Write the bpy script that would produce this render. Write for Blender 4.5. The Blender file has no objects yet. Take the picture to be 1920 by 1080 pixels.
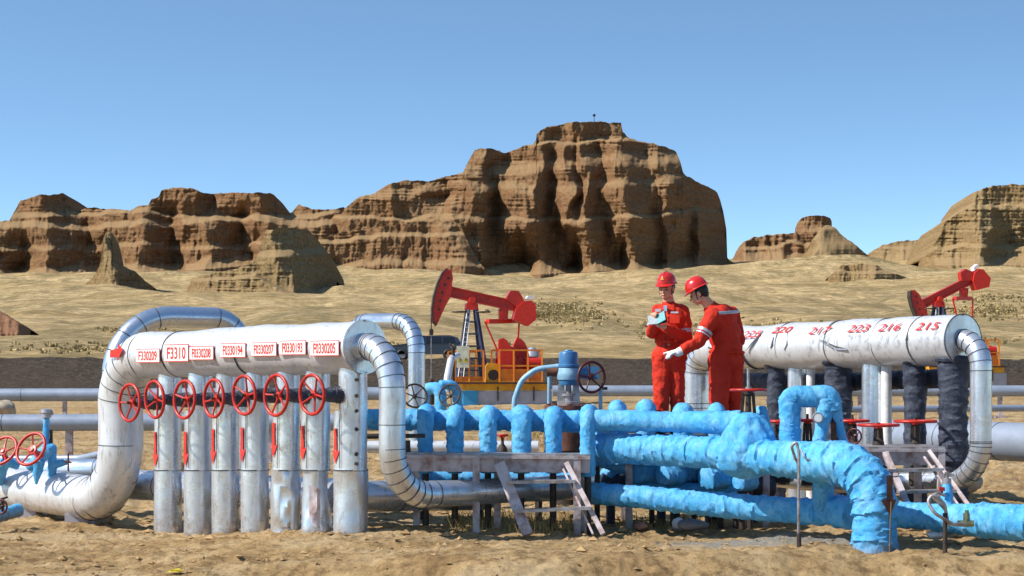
import bpy, bmesh, math, random
import numpy as np
from mathutils import Vector, Matrix
random.seed(7)
scene = bpy.context.scene
COL = scene.collection
F = 3500.0; CX = 960.0; HY = 700.0; EYE = 1.6
PI = math.pi

def P(px, py, Y):
    "point seen at photo pixel (px, py) when it stands Y metres from the camera"
    return Vector(((px-CX)/F*Y, Y, EYE-(py-HY)/F*Y))

# ------------------------------------------------------------------ noise
def _h(ix, iy, iz, s):
    n = (ix.astype(np.int64)*374761393 + iy.astype(np.int64)*668265263 + iz.astype(np.int64)*2147483647 + s*974634777) & 0xffffffff
    n = ((n ^ (n >> 13))*1274126177) & 0xffffffff
    n = ((n ^ (n >> 16))*2246822519) & 0xffffffff
    return ((n ^ (n >> 15)) & 0xffff)/32767.5-1.0
def vnoise(x, y, z=0.0, s=0):
    x = np.asarray(x, float); y = np.asarray(y, float); z = np.asarray(z, float)
    x, y, z = np.broadcast_arrays(x, y, z)
    fx = np.floor(x); fy = np.floor(y); fz = np.floor(z)
    tx = x-fx; ty = y-fy; tz = z-fz
    tx = tx*tx*(3-2*tx); ty = ty*ty*(3-2*ty); tz = tz*tz*(3-2*tz)
    r = 0
    for dx in (0, 1):
        for dy in (0, 1):
            for dz in (0, 1):
                w = (tx if dx else 1-tx)*(ty if dy else 1-ty)*(tz if dz else 1-tz)
                r = r+w*_h(fx+dx, fy+dy, fz+dz, s)
    return r
def fbm(x, y, z=0.0, o=4, s=0, g=.5):
    r = 0; a = 1.; t = 0
    x = np.asarray(x, float); y = np.asarray(y, float); z = np.asarray(z, float)
    for k in range(o):
        r = r+a*vnoise(x*2**k, y*2**k, z*2**k, s+k*17); t += a; a *= g
    return r/t*1.6
def sstep(a, b, x):
    t = np.clip((x-a)/(b-a), 0, 1); return t*t*(3-2*t)

# ------------------------------------------------------------------ objects
WL = {}
def wl(o): return WL.get(o.name, Vector((0, 0, 0))) if o else Vector((0, 0, 0))
def tag(o, label=None, cat=None, group=None, kind=None):
    if label: o['label'] = label
    if cat: o['category'] = cat
    if group: o['group'] = group
    if kind: o['kind'] = kind
    return o
def thing(name, loc, label, cat, group=None):
    o = bpy.data.objects.new(name, None); COL.objects.link(o)
    o.empty_display_size = .2
    o.location = loc; WL[o.name] = Vector(loc)
    return tag(o, label, cat, group)

class MB:
    def __init__(s): s.v = []; s.f = []; s.m = []; s.n = 0; s.q = []; s.qm = []
    def add(s, V, Fs, mi=0):
        V = np.asarray([tuple(p) for p in V] if not isinstance(V, np.ndarray) else V, float).reshape(-1, 3)
        b = s.n; s.v.append(V); s.n += len(V)
        for f in Fs: s.f.append([i+b for i in f]); s.m.append(mi)
        return s
    def grid(s, A, mi=0, wrap=False):
        "A: rows x cols x 3 array"
        R, C = A.shape[:2]; b = s.n
        s.v.append(A.reshape(-1, 3)); s.n += R*C
        cc = C if wrap else C-1
        r = np.arange(R-1)[:, None]; c = np.arange(cc)[None]; c2 = (c+1) % C
        s.q.append(np.stack([b+r*C+c, b+r*C+c2, b+(r+1)*C+c2, b+(r+1)*C+c], -1).reshape(-1, 4)); s.qm.append(np.full((R-1)*cc, mi))
        return s
    def box(s, c, size, rot=None, mi=0):
        h = Vector(size)/2; V = []
        for x in (-1, 1):
            for y in (-1, 1):
                for z in (-1, 1):
                    p = Vector((x*h.x, y*h.y, z*h.z))
                    if rot is not None: p = rot @ p
                    V.append(p+Vector(c))
        return s.add(V, [(0, 1, 3, 2), (4, 6, 7, 5), (0, 4, 5, 1), (2, 3, 7, 6), (0, 2, 6, 4), (1, 5, 7, 3)], mi)
    def beam(s, p0, p1, w, h, mi=0, up=(0, 0, 1)):
        "rectangular bar between two points; w across, h along up"
        p0 = Vector(p0); p1 = Vector(p1); d = (p1-p0); L = d.length; d.normalize()
        u = Vector(up); x = d.cross(u)
        if x.length < 1e-3: x = d.cross(Vector((1, 0, 0)))
        x.normalize(); u = x.cross(d)
        M = Matrix((x, d, u)).transposed()
        return s.box((p0+p1)/2, (w, L, h), M, mi)
    def prism(s, pts, off, mi=0):
        "planar outline (3d points) pushed along off"
        n = len(pts); off = Vector(off); a = [Vector(p) for p in pts]; b = [p+off for p in a]
        fs = [list(range(n))[::-1], list(range(n, 2*n))]
        for i in range(n): j = (i+1) % n; fs.append([i, j, n+j, n+i])
        return s.add(a+b, fs, mi)
    def cyl(s, p0, p1, r0, r1=None, n=20, mi=0, caps=True):
        r1 = r0 if r1 is None else r1
        return s.loft([Vector(p0), Vector(p1)], [r0, r1], n, mi, caps)
    def loft(s, pts, rad, n=16, mi=0, caps=True, dr=None):
        "sweep a circle along exact points; rad list; dr(rows, n) array of radius offsets"
        pts = [Vector(p) for p in pts]; R = len(pts)
        T = []
        for i in range(R):
            a = pts[max(i-1, 0)]; b = pts[min(i+1, R-1)]; t = b-a
            T.append(t.normalized() if t.length > 1e-9 else Vector((0, 0, 1)))
        ref = Vector((0, 0, 1)) if abs(T[0].z) < .8 else Vector((1, 0, 0))
        N = (ref-T[0]*ref.dot(T[0])).normalized()
        A = np.zeros((R, n, 3)); ang = np.arange(n)/n*2*PI
        for i in range(R):
            if i: N = (N-T[i]*N.dot(T[i])); N.normalize()
            B = T[i].cross(N)
            r = rad[i]+(dr[i] if dr is not None else 0)*np.ones(n)
            A[i] = np.array(pts[i])+np.outer(np.cos(ang)*r, np.array(N))+np.outer(np.sin(ang)*r, np.array(B))
        b = s.n; s.grid(A, mi, True)
        if caps:
            s.f.append([b+i for i in range(n)][::-1]); s.m.append(mi)
            s.f.append([b+(R-1)*n+i for i in range(n)]); s.m.append(mi)
        return s
    def sphere(s, c, r, n=16, mi=0, rot=None, lo=-1., hi=1.):
        r = (r, r, r) if not hasattr(r, '__len__') else r
        m = max(6, n//2); A = np.zeros((m+1, n, 3))
        for i in range(m+1):
            ph = math.asin(max(-1, min(1, lo)))+(math.asin(min(1, hi))-math.asin(max(-1, lo)))*i/m
            for j in range(n):
                t = 2*PI*j/n
                p = Vector((r[0]*math.cos(ph)*math.cos(t), r[1]*math.cos(ph)*math.sin(t), r[2]*math.sin(ph)))
                if rot is not None: p = rot @ p
                A[i, j] = p+Vector(c)
        return s.grid(A, mi, True)
    def capsule(s, p0, p1, r0, r1=None, n=14, mi=0):
        r1 = r0 if r1 is None else r1
        p0 = Vector(p0); p1 = Vector(p1); d = (p1-p0).normalized()
        pts = []; rad = []
        for k in range(5): a = PI/2*k/4; pts.append(p0-d*r0*math.cos(a)); rad.append(max(r0*math.sin(a), 1e-4))
        for k in range(5): a = PI/2*(1-k/4); pts.append(p1+d*r1*math.cos(a)); rad.append(max(r1*math.sin(a), 1e-4))
        return s.loft(pts, rad, n, mi, True)
    def torus(s, c, ax, R, r, n=32, m=8, mi=0):
        c = Vector(c); ax = Vector(ax).normalized()
        u = ax.orthogonal().normalized(); w = ax.cross(u); A = np.zeros((n+1, m, 3))
        for i in range(n+1):
            t = 2*PI*i/n; d = u*math.cos(t)+w*math.sin(t)
            for j in range(m):
                q = 2*PI*j/m; A[i, j] = c+d*(R+r*math.cos(q))+ax*(r*math.sin(q))
        return s.grid(A, mi, True)
    def lathe(s, p0, ax, prof, n=20, mi=0, caps=True):
        ax = Vector(ax).normalized()
        return s.loft([Vector(p0)+ax*z for z, r in prof], [max(r, 1e-4) for z, r in prof], n, mi, caps)
    def build(s, name, mats, parent=None, smooth=True, angle=38, noise=None):
        V = np.concatenate(s.v) if s.v else np.zeros((0, 3))
        if noise is not None:
            amp, fr, sd = noise
            V = V+amp*np.stack([fbm(V[:, 0]*fr+31, V[:, 1]*fr, V[:, 2]*fr, 3, sd), fbm(V[:, 0]*fr, V[:, 1]*fr+57, V[:, 2]*fr, 3, sd+3), fbm(V[:, 0]*fr, V[:, 1]*fr, V[:, 2]*fr+83, 3, sd+5)], 1)
        if parent is None:
            o0 = Vector(((V[:, 0].min()+V[:, 0].max())/2, (V[:, 1].min()+V[:, 1].max())/2, V[:, 2].min()))
        else: o0 = wl(parent)
        me = bpy.data.meshes.new(name)
        V = V-np.array(o0)
        Q = np.concatenate(s.q) if s.q else np.zeros((0, 4), int)
        nl = np.concatenate([np.full(len(Q), 4), np.array([len(f) for f in s.f], int)]).astype(int)
        idx = np.concatenate([Q.ravel(), np.fromiter((i for f in s.f for i in f), int)]).astype(np.int32)
        mis = np.concatenate(s.qm+[np.array(s.m, int)]).astype(np.int32)
        me.vertices.add(len(V)); me.vertices.foreach_set('co', V.ravel())
        me.loops.add(len(idx)); me.loops.foreach_set('vertex_index', idx)
        me.polygons.add(len(nl)); me.polygons.foreach_set('loop_start', np.concatenate([[0], np.cumsum(nl)[:-1]]).astype(np.int32))
        if not isinstance(mats, (list, tuple)): mats = [mats]
        for m in mats: me.materials.append(m)
        me.polygons.foreach_set('material_index', mis)
        me.polygons.foreach_set('use_smooth', np.ones(len(nl), bool) if smooth else np.zeros(len(nl), bool))
        me.update(calc_edges=True)
        if smooth and angle < 180: 
            try: me.set_sharp_from_angle(angle=math.radians(angle))
            except Exception: pass
        o = bpy.data.objects.new(name, me); COL.objects.link(o)
        if parent is None: o.location = o0; WL[o.name] = Vector(o0)
        else: o.parent = parent; WL[o.name] = Vector(o0)
        return o

def fillet(pts, R, step=.06):
    "polyline with rounded corners, sampled every step; R one radius or one per inner corner"
    pts = [Vector(p) for p in pts]; out = [pts[0]]
    n = len(pts)
    for i in range(1, n-1):
        r = R[i-1] if hasattr(R, '__len__') else R
        a = (pts[i-1]-pts[i]); b = (pts[i+1]-pts[i]); la = a.length; lb = b.length; a.normalize(); b.normalize()
        th = math.acos(max(-1, min(1, a.dot(b)))); 
        if th > PI-.02: out.append(pts[i]); continue
        t = r/math.tan(th/2); t = min(t, la*.499 if i > 1 else la*.98, lb*.499 if i < n-2 else lb*.98); rr = t*math.tan(th/2)
        c = pts[i]+(a+b).normalized()*(rr/math.sin(th/2))
        s0 = pts[i]+a*t-c; s1 = pts[i]+b*t-c; ang = s0.angle(s1); k = max(3, int(ang*rr/step)+1, 6)
        for j in range(k+1):
            q = j/k; out.append(c+(s0*math.sin((1-q)*ang)+s1*math.sin(q*ang))/math.sin(ang))
    out.append(pts[-1])
    res = [out[0]]
    for p in out[1:]:
        d = p-res[-1]; L = d.length
        if L < 1e-5: continue
        k = max(1, int(round(L/step))); q = res[-1].copy()
        for j in range(1, k+1): res.append(q+d*(j/k))
    return res
def arclen(pts):
    L = [0]
    for i in range(1, len(pts)): L.append(L[-1]+(pts[i]-pts[i-1]).length)
    return np.array(L)
def jacket(mb, pts, r, R=.3, n=28, bands=(), step=.08, caps=True, dent=0., seed=0, mi=0, bmi=1, turn_bands=None):
    "sheet-metal insulated pipe; bands: arc lengths of the dark seams; turn_bands: spacing of seams round elbows"
    c = fillet(pts, R, step); L = arclen(c)
    rad = [r]*len(c) if not hasattr(r, '__len__') else list(np.interp(L/L[-1], np.linspace(0, 1, len(r)), r))
    dr = None
    if dent:
        V = np.array([tuple(p) for p in c]); ang = np.arange(n)/n*2*PI
        ax = V[:, None, :]*1.0
        dr = dent*fbm(ax[:, :, 0]*2.2+np.cos(ang)[None]*.7, ax[:, :, 1]*2.2+np.sin(ang)[None]*.7, ax[:, :, 2]*2.2, 3, seed)
    mb.loft(c, rad, n, mi, caps, dr)
    bl = list(bands)
    if turn_bands:
        run = 0
        for i in range(1, len(c)-1):
            k = (c[i]-c[i-1]).angle(c[i+1]-c[i], 0)
            if k > .01:
                run += (c[i+1]-c[i]).length
                if run > turn_bands: bl.append(L[i]); run = 0
            else: run = turn_bands*.7
    for b in bl:
        if not 0 < b < L[-1]: continue
        i = int(np.searchsorted(L, b))-1; i = max(0, min(len(c)-2, i))
        t = (b-L[i])/(L[i+1]-L[i]); p = c[i].lerp(c[i+1], t)
        d0 = (c[i]-c[max(0, i-1)]); d1 = c[min(len(c)-1, i+2)]-c[i+1]
        d = (c[i+1]-c[i]).normalized()
        if d0.length > 1e-6 and d1.length > 1e-6: d = (d0.normalized()*(1-t)+d+d1.normalized()*t).normalized()
        rr = float(np.interp(b, L, rad)); row = (dr[i]*(1-t)+dr[i+1]*t) if dr is not None else np.zeros(n)
        mb.loft([p-d*.004, p-d*.004, p+d*.004, p+d*.004], [rr-.01, rr+.0045, rr+.0045, rr-.01], n, bmi, False, np.array([row]*4))
    return c
def wrap(mb, pts, r, R=.2, n=32, step=.016, seed=0, amp=.07, pitch=.13, mi=0, caps=True, taper=None):
    "pipe wrapped in cloth: overlapping turns, creases and lumps"
    c = fillet(pts, R, step); L = arclen(c); Rn = len(c)
    rad = np.full(Rn, r) if not hasattr(r, '__len__') else np.interp(L/L[-1], np.linspace(0, 1, len(r)), r)
    ang = np.arange(n)/n*2*PI
    V = np.array([tuple(p) for p in c]); ca = np.cos(ang)[None]; sa = np.sin(ang)[None]
    ph = (L[:, None]+.05*fbm(L[:, None]*3, ca*1.2, sa*1.2, 2, seed)+.04*np.sin(ang)[None])/pitch
    fr = ph-np.floor(ph); 
    k = _h(np.floor(ph), np.zeros_like(ph), np.zeros_like(ph), seed)*.5+.5
    saw = (fr**2.5)*(.3+1.1*k)*.11
    crease = 1-np.abs(vnoise(L[:, None]*16+2*ca, ca*2.2+L[:, None]*3, sa*2.2, seed+5))
    crease2 = 1-np.abs(vnoise(L[:, None]*34, ca*3.0+L[:, None]*9, sa*3.0, seed+8))
    low = fbm(L[:, None]*2.2, ca*.8, sa*.8, 3, seed+9)
    dr = rad[:, None]*(saw+amp*.45*low+.075*(crease**5)+.06*(crease2**5)-.04)
    off = np.stack([fbm(L*1.3, L*0+k_, 0, 2, seed+20) for k_ in (1.3, 4.7, 9.1)], 1)*r_mean(rad)*.05
    e = np.minimum(1, np.minimum(L, L[-1]-L)/.15)[:, None]
    c2 = [Vector(V[i]+off[i]*e[i]) for i in range(Rn)]
    if caps:
        c2 = [c2[0]-(c2[1]-c2[0]).normalized()*.02]+c2+[c2[-1]+(c2[-1]-c2[-2]).normalized()*.02]
        rad = np.concatenate([[rad[0]*.72], rad, [rad[-1]*.72]]); dr = np.concatenate([dr[:1]*.5, dr, dr[-1:]*.5])
    mb.loft(c2, list(rad), n, mi, caps, dr)
    return c
def r_mean(r): return float(np.mean(r))

# ------------------------------------------------------------------ materials
def srgb(r, g, b):
    f = lambda c: (c/255/12.92) if c/255 <= .04045 else ((c/255+.055)/1.055)**2.4
    return (f(r), f(g), f(b), 1)
class NT:
    def __init__(s, name):
        s.mat = bpy.data.materials.new(name); s.mat.use_nodes = True
        s.t = s.mat.node_tree; s.b = s.t.nodes['Principled BSDF']; s.o = s.t.nodes['Material Output']
        s.tc = s.t.nodes.new('ShaderNodeTexCoord'); s.geo = s.t.nodes.new('ShaderNodeNewGeometry')
        s.pos = s.geo.outputs['Position']
    def n(s, t, **k):
        x = s.t.nodes.new(t)
        for a, v in k.items():
            if a in x.inputs: 
                if isinstance(v, bpy.types.NodeSocket): s.t.links.new(v, x.inputs[a])
                else: x.inputs[a].default_value = v
            else: setattr(x, a, v)
        return x
    def link(s, a, b): s.t.links.new(a, b)
    def noise(s, scale=5, detail=6, rough=.6, vec=None, dist=0):
        x = s.n('ShaderNodeTexNoise'); x.inputs['Scale'].default_value = scale; x.inputs['Detail'].default_value = detail
        x.inputs['Roughness'].default_value = rough; x.inputs['Distortion'].default_value = dist
        s.link(vec if vec is not None else s.pos, x.inputs['Vector']); return x.outputs['Fac']
    def mapp(s, scale=(1, 1, 1), rot=(0, 0, 0), vec=None, loc=(0, 0, 0)):
        x = s.n('ShaderNodeMapping'); x.inputs['Scale'].default_value = scale; x.inputs['Rotation'].default_value = rot; x.inputs['Location'].default_value = loc
        s.link(vec if vec is not None else s.pos, x.inputs['Vector']); return x.outputs[0]
    def ramp(s, fac, stops, mode='LINEAR'):
        x = s.n('ShaderNodeValToRGB'); e = x.color_ramp.elements; x.color_ramp.interpolation = mode
        while len(e) < len(stops): e.new(.5)
        for i, (p, c) in enumerate(stops):
            e[i].position = p; e[i].color = c if hasattr(c, '__len__') else (c, c, c, 1)
        s.link(fac, x.inputs[0]); return x.outputs[0]
    def mix(s, fac, a, b, mode='MIX'):
        x = s.n('ShaderNodeMix'); x.data_type = 'RGBA'; x.blend_type = mode
        for v, i in ((fac, 0), (a, 6), (b, 7)):
            if isinstance(v, bpy.types.NodeSocket): s.link(v, x.inputs[i])
            else: x.inputs[i].default_value = v
        return x.outputs[2]
    def math(s, op, a, b=0.):
        x = s.n('ShaderNodeMath'); x.operation = op
        for v, i in ((a, 0), (b, 1)):
            if isinstance(v, bpy.types.NodeSocket): s.link(v, x.inputs[i])
            else: x.inputs[i].default_value = v
        return x.outputs[0]
    def sep(s, v, i):
        x = s.n('ShaderNodeSeparateXYZ'); s.link(v, x.inputs[0]); return x.outputs[i]
    def bump(s, h, strength=.5, dist=.02, prev=None):
        x = s.n('ShaderNodeBump'); x.inputs['Strength'].default_value = strength; x.inputs['Distance'].default_value = dist
        s.link(h, x.inputs['Height'])
        if prev is not None: s.link(prev, x.inputs['Normal'])
        s.link(x.outputs[0], s.b.inputs['Normal']); return x.outputs[0]
    def base(s, c):
        if isinstance(c, bpy.types.NodeSocket): s.link(c, s.b.inputs['Base Color'])
        else: s.b.inputs['Base Color'].default_value = c
    def set(s, rough=None, metal=None, spec=None):
        for k, v in (('Roughness', rough), ('Metallic', metal), ('Specular IOR Level', spec)):
            if v is None: continue
            if isinstance(v, bpy.types.NodeSocket): s.link(v, s.b.inputs[k])
            else: s.b.inputs[k].default_value = v
        return s.mat
def mat(name, c1, c2=None, scale=6, rough=.55, metal=0., bump=0, bscale=30, spec=.4, lo=.4, hi=.65):
    t = NT(name)
    if c2 is None: c2 = tuple(x*.72 for x in c1[:3])+(1,)
    t.base(t.ramp(t.noise(scale, 8, .65), [(lo, c1), (hi, c2)]))
    if bump: t.bump(t.noise(bscale, 6, .6), bump, .01)
    return t.set(rough, metal, spec)

M = {}
# white painted jacket, streaked and muddy towards the soil
def white_jacket(name, tint, metal=.0, rough=.45, dirt=.5, mud_z=.35):
    t = NT(name)
    st = t.noise(7, 8, .7, t.mapp((3, 3, .5)))
    bl = t.noise(2.3, 8, .7)
    c = t.ramp(bl, [(.35, tint), (.7, tuple(x*.8 for x in tint[:3])+(1,))])
    c = t.mix(t.math('MULTIPLY', t.ramp(st, [(.54, 0.), (.70, .9)]), dirt), c, (.22, .2, .18, 1))
    z = t.math('MULTIPLY', t.math('ADD', t.sep(t.pos, 2), 1.), .5)
    zz = t.math('ADD', z, t.math('MULTIPLY', t.noise(9, 6, .7), -.2))
    mud = t.ramp(zz, [(.34, .9), (.46, 0.)])
    mud = t.math('MULTIPLY', mud, t.ramp(t.noise(14, 6, .7), [(.46, .05), (.64, .7)]))
    c = t.mix(mud, c, (.26, .13, .06, 1))
    rs = t.ramp(t.noise(5, 8, .75, t.mapp((2.2, 2.2, .8))), [(.60, 0.), (.66, .75)])
    c = t.mix(t.math('MULTIPLY', rs, t.ramp(zz, [(.40, 1.), (.66, 0.)])), c, (.24, .10, .045, 1))
    t.base(c); t.bump(t.noise(3.5, 4, .6), .22, .03)
    return t.set(t.ramp(bl, [(.3, rough-.07), (.7, rough+.12)]), metal, .5)
M['white'] = white_jacket('painted_jacket', (.70, .71, .73, 1), .35, .34, .9)
M['galv'] = white_jacket('sheet_metal_jacket', (.70, .73, .78, 1), .75, .27, .6)
M['alu'] = white_jacket('bright_sheet_metal', (.68, .74, .82, 1), .9, .28, .2, .05)
def lagging(name, tint):
    t = NT(name)
    c = t.ramp(t.noise(3, 8, .7), [(.3, tint), (.75, tuple(x*.7 for x in tint[:3])+(1,))])
    t.base(c); t.bump(t.noise(25, 5, .6), .25, .01)
    return t.set(.5, .35, .4)
M['greypipe'] = lagging('grey_pipe_metal', (.32, .37, .46, 1))
M['seam'] = mat('dark_seam_metal', (.07, .07, .075, 1), rough=.6)  # near-black metal for jacket seams, straps and tears
def cloth(name, c1, c2, c3, rough=.55, mud=True):
    t = NT(name)
    a = t.noise(1.8, 6, .6); b = t.noise(6, 8, .75)
    c = t.ramp(a, [(.3, c1), (.7, c2)])
    c = t.mix(t.ramp(b, [(.45, 0.), (.75, .5)]), c, c3)
    if mud:
        z = t.math('ADD', t.math('ADD', t.sep(t.pos, 2), 1.), t.math('MULTIPLY', t.noise(7, 6, .7), -.3))
        c = t.mix(t.ramp(z, [(.80, .8), (.94, 0.)]), c, (.20, .14, .08, 1))
    cr = t.ramp(t.noise(9, 7, .75, t.mapp((1, 1, .6), (0, 0, 0), None, (3, 7, 1)), 1.4), [(.40, .5), (.50, 0.)])
    c = t.mix(cr, c, tuple(x*.55 for x in c1[:3])+(1,))
    t.base(c)
    w = t.noise(26, 7, .75, t.mapp((1, 1, .5)), 1.6); w2 = t.noise(60, 4, .6)
    n1 = t.bump(w, .75, .02); t.bump(w2, .25, .006, n1)
    return t.set(rough, 0, .35)
M['blue'] = cloth('blue_wrapping_cloth', (.045, .34, .72, 1), (.10, .45, .78, 1), (.42, .70, .83, 1), .6)
M['black'] = cloth('black_wrapping_cloth', (.022, .028, .048, 1), (.040, .050, .080, 1), (.13, .15, .21, 1), .42, False)
M['red'] = mat('red_enamel', (.50, .022, .012, 1), (.33, .016, .010, 1), 9, .38, 0, .1, 40)
M['redpaint'] = mat('red_marking_paint', (.62, .028, .012, 1), (.5, .02, .012, 1), 12, .5)
M['darkred'] = mat('dark_red_enamel', (.10, .012, .018, 1), (.045, .01, .012, 1), 9, .4)
M['iron'] = mat('dark_iron', (.03, .028, .028, 1), (.075, .05, .035, 1), 12, .6, .3, .3, 50)
M['steel'] = mat('worn_steel', (.42, .41, .42, 1), (.20, .16, .14, 1), 9, .45, .6, .2, 60)
M['rustpaint'] = mat('rusty_grey_paint', (.46, .41, .42, 1), (.20, .11, .09, 1), 7, .6, .1, .3, 40, lo=.45, hi=.68)
M['rust'] = mat('rust', (.16, .06, .035, 1), (.07, .03, .02, 1), 14, .8, 0, .4, 50)
M['board'] = mat('white_sign_board', (.78, .76, .74, 1), (.6, .58, .56, 1), 14, .5)
M['blueenamel'] = mat('blue_enamel', (.035, .13, .30, 1), (.05, .19, .36, 1), 7, .4, 0, .1, 30)
M['paleblue'] = mat('pale_blue_enamel', (.28, .48, .60, 1), (.18, .33, .46, 1), 9, .42, 0, .1, 30)
M['concrete'] = mat('pale_concrete', (.42, .41, .46, 1), (.30, .29, .32, 1), 1.2, .8, 0, .3, 6)
M['brightblue'] = mat('bright_blue_paint', (.04, .30, .55, 1), (.03, .24, .45, 1), 2, .6)
M['yellow'] = mat('yellow_enamel', (.75, .36, .01, 1), (.60, .24, .01, 1), 3, .5)
M['orange'] = mat('orange_rail_enamel', (.75, .22, .012, 1), (.55, .14, .01, 1), 3, .5)
M['navy'] = mat('navy_enamel', (.02, .03, .07, 1), (.03, .045, .10, 1), 3, .45)
# ================================================================== LAND
SUN_AZ = math.radians(-105); SUN_EL = math.radians(43)   # azimuth clockwise from the view direction
GY = [0, 40, 58, 70, 109, 115.3, 130, 150, 200, 350, 600, 800, 950, 3500]
GZ = [0, 0, .25, .45, .7, 2.42, 2.45, 2.9, 6.4, 15.8, 35, 49, 44, 40]
def ground(X, Y, fine=False):
    X = np.asarray(X, float); Y = np.asarray(Y, float)
    z = np.interp(Y, GY, GZ)
    z = z-.22*sstep(1.2, 4.2, -X)*(1-sstep(26, 40, Y))
    far = sstep(135, 220, Y)*(1-sstep(700, 900, Y))
    px = X/np.maximum(Y, 1)*F
    z = z+far*(Y/350)*(2.0*fbm(px/300, Y/70, 0, 3, 3)+.45*fbm(px/160, Y/14, 0, 3, 5)+.12*fbm(px/50, Y/4, 0, 3, 8))
    mid = sstep(30, 45, Y)*(1-sstep(104, 108, Y))
    z = z+mid*.10*fbm(X*.35, Y*.25, 0, 3, 11)
    # dug-over soil round the pipes
    nr = 1-sstep(34, 48, Y)
    z = z+nr*(.05*fbm(X*.55, Y*.5, 0, 3, 21)+(.022+.05*sstep(20.5, 24, Y))*fbm(X*2.2, Y*1.8, 0, 3, 23))+.05*sstep(20, 24, Y)*(1-sstep(60, 90, Y))*np.maximum(0, fbm(X*4, Y*2.4, 0, 3, 27))
    # heaps of spoil behind the right manifold and under the pipes
    for hx, hy, hw, hd, hh in ((9.0, 33, 3.0, 2.2, .62), (4.2, 30, 2.4, 2.0, .4), (-5.6, 28.5, 2.8, 2.4, .42), (13.2, 35, 2.5, 2.2, .5), (1.5, 33, 3.5, 2.0, .35)):
        z = z+hh*np.exp(-((X-hx)/hw)**2-((Y-hy)/hd)**2)*(1+.25*fbm(X*2, Y*2, 0, 3, 29))
    # graded bank running across the very foreground
    e = 16.35+.35*fbm(X*.5, 0*Y, 0, 2, 31)+.05*X
    z = z-.15*sstep(0, -.6, Y-e)*1.15*(1-sstep(10, 12.5, 25-Y)*0)
    tr = np.exp(-((Y-15.75-.10*X+.1*np.sin(X*1.1))/.16)**2)+np.exp(-((Y-17.35-.03*X)/.13)**2)
    z = z-.035*tr*(1+.5*fbm(X*5, Y*5, 0, 2, 33))
    if fine:
        clod = np.maximum(0, fbm(X*11, Y*8, 0, 4, 41)-.02)*(.25+.75*sstep(-.2, .5, fbm(X*.9, Y*1.6, 0, 3, 43)))
        z = z+nr*(.040*clod+.012*fbm(X*22, Y*16, 0, 2, 47))
    return z
def gz(x, y): return float(ground(np.array([x]), np.array([y]))[0])

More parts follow.
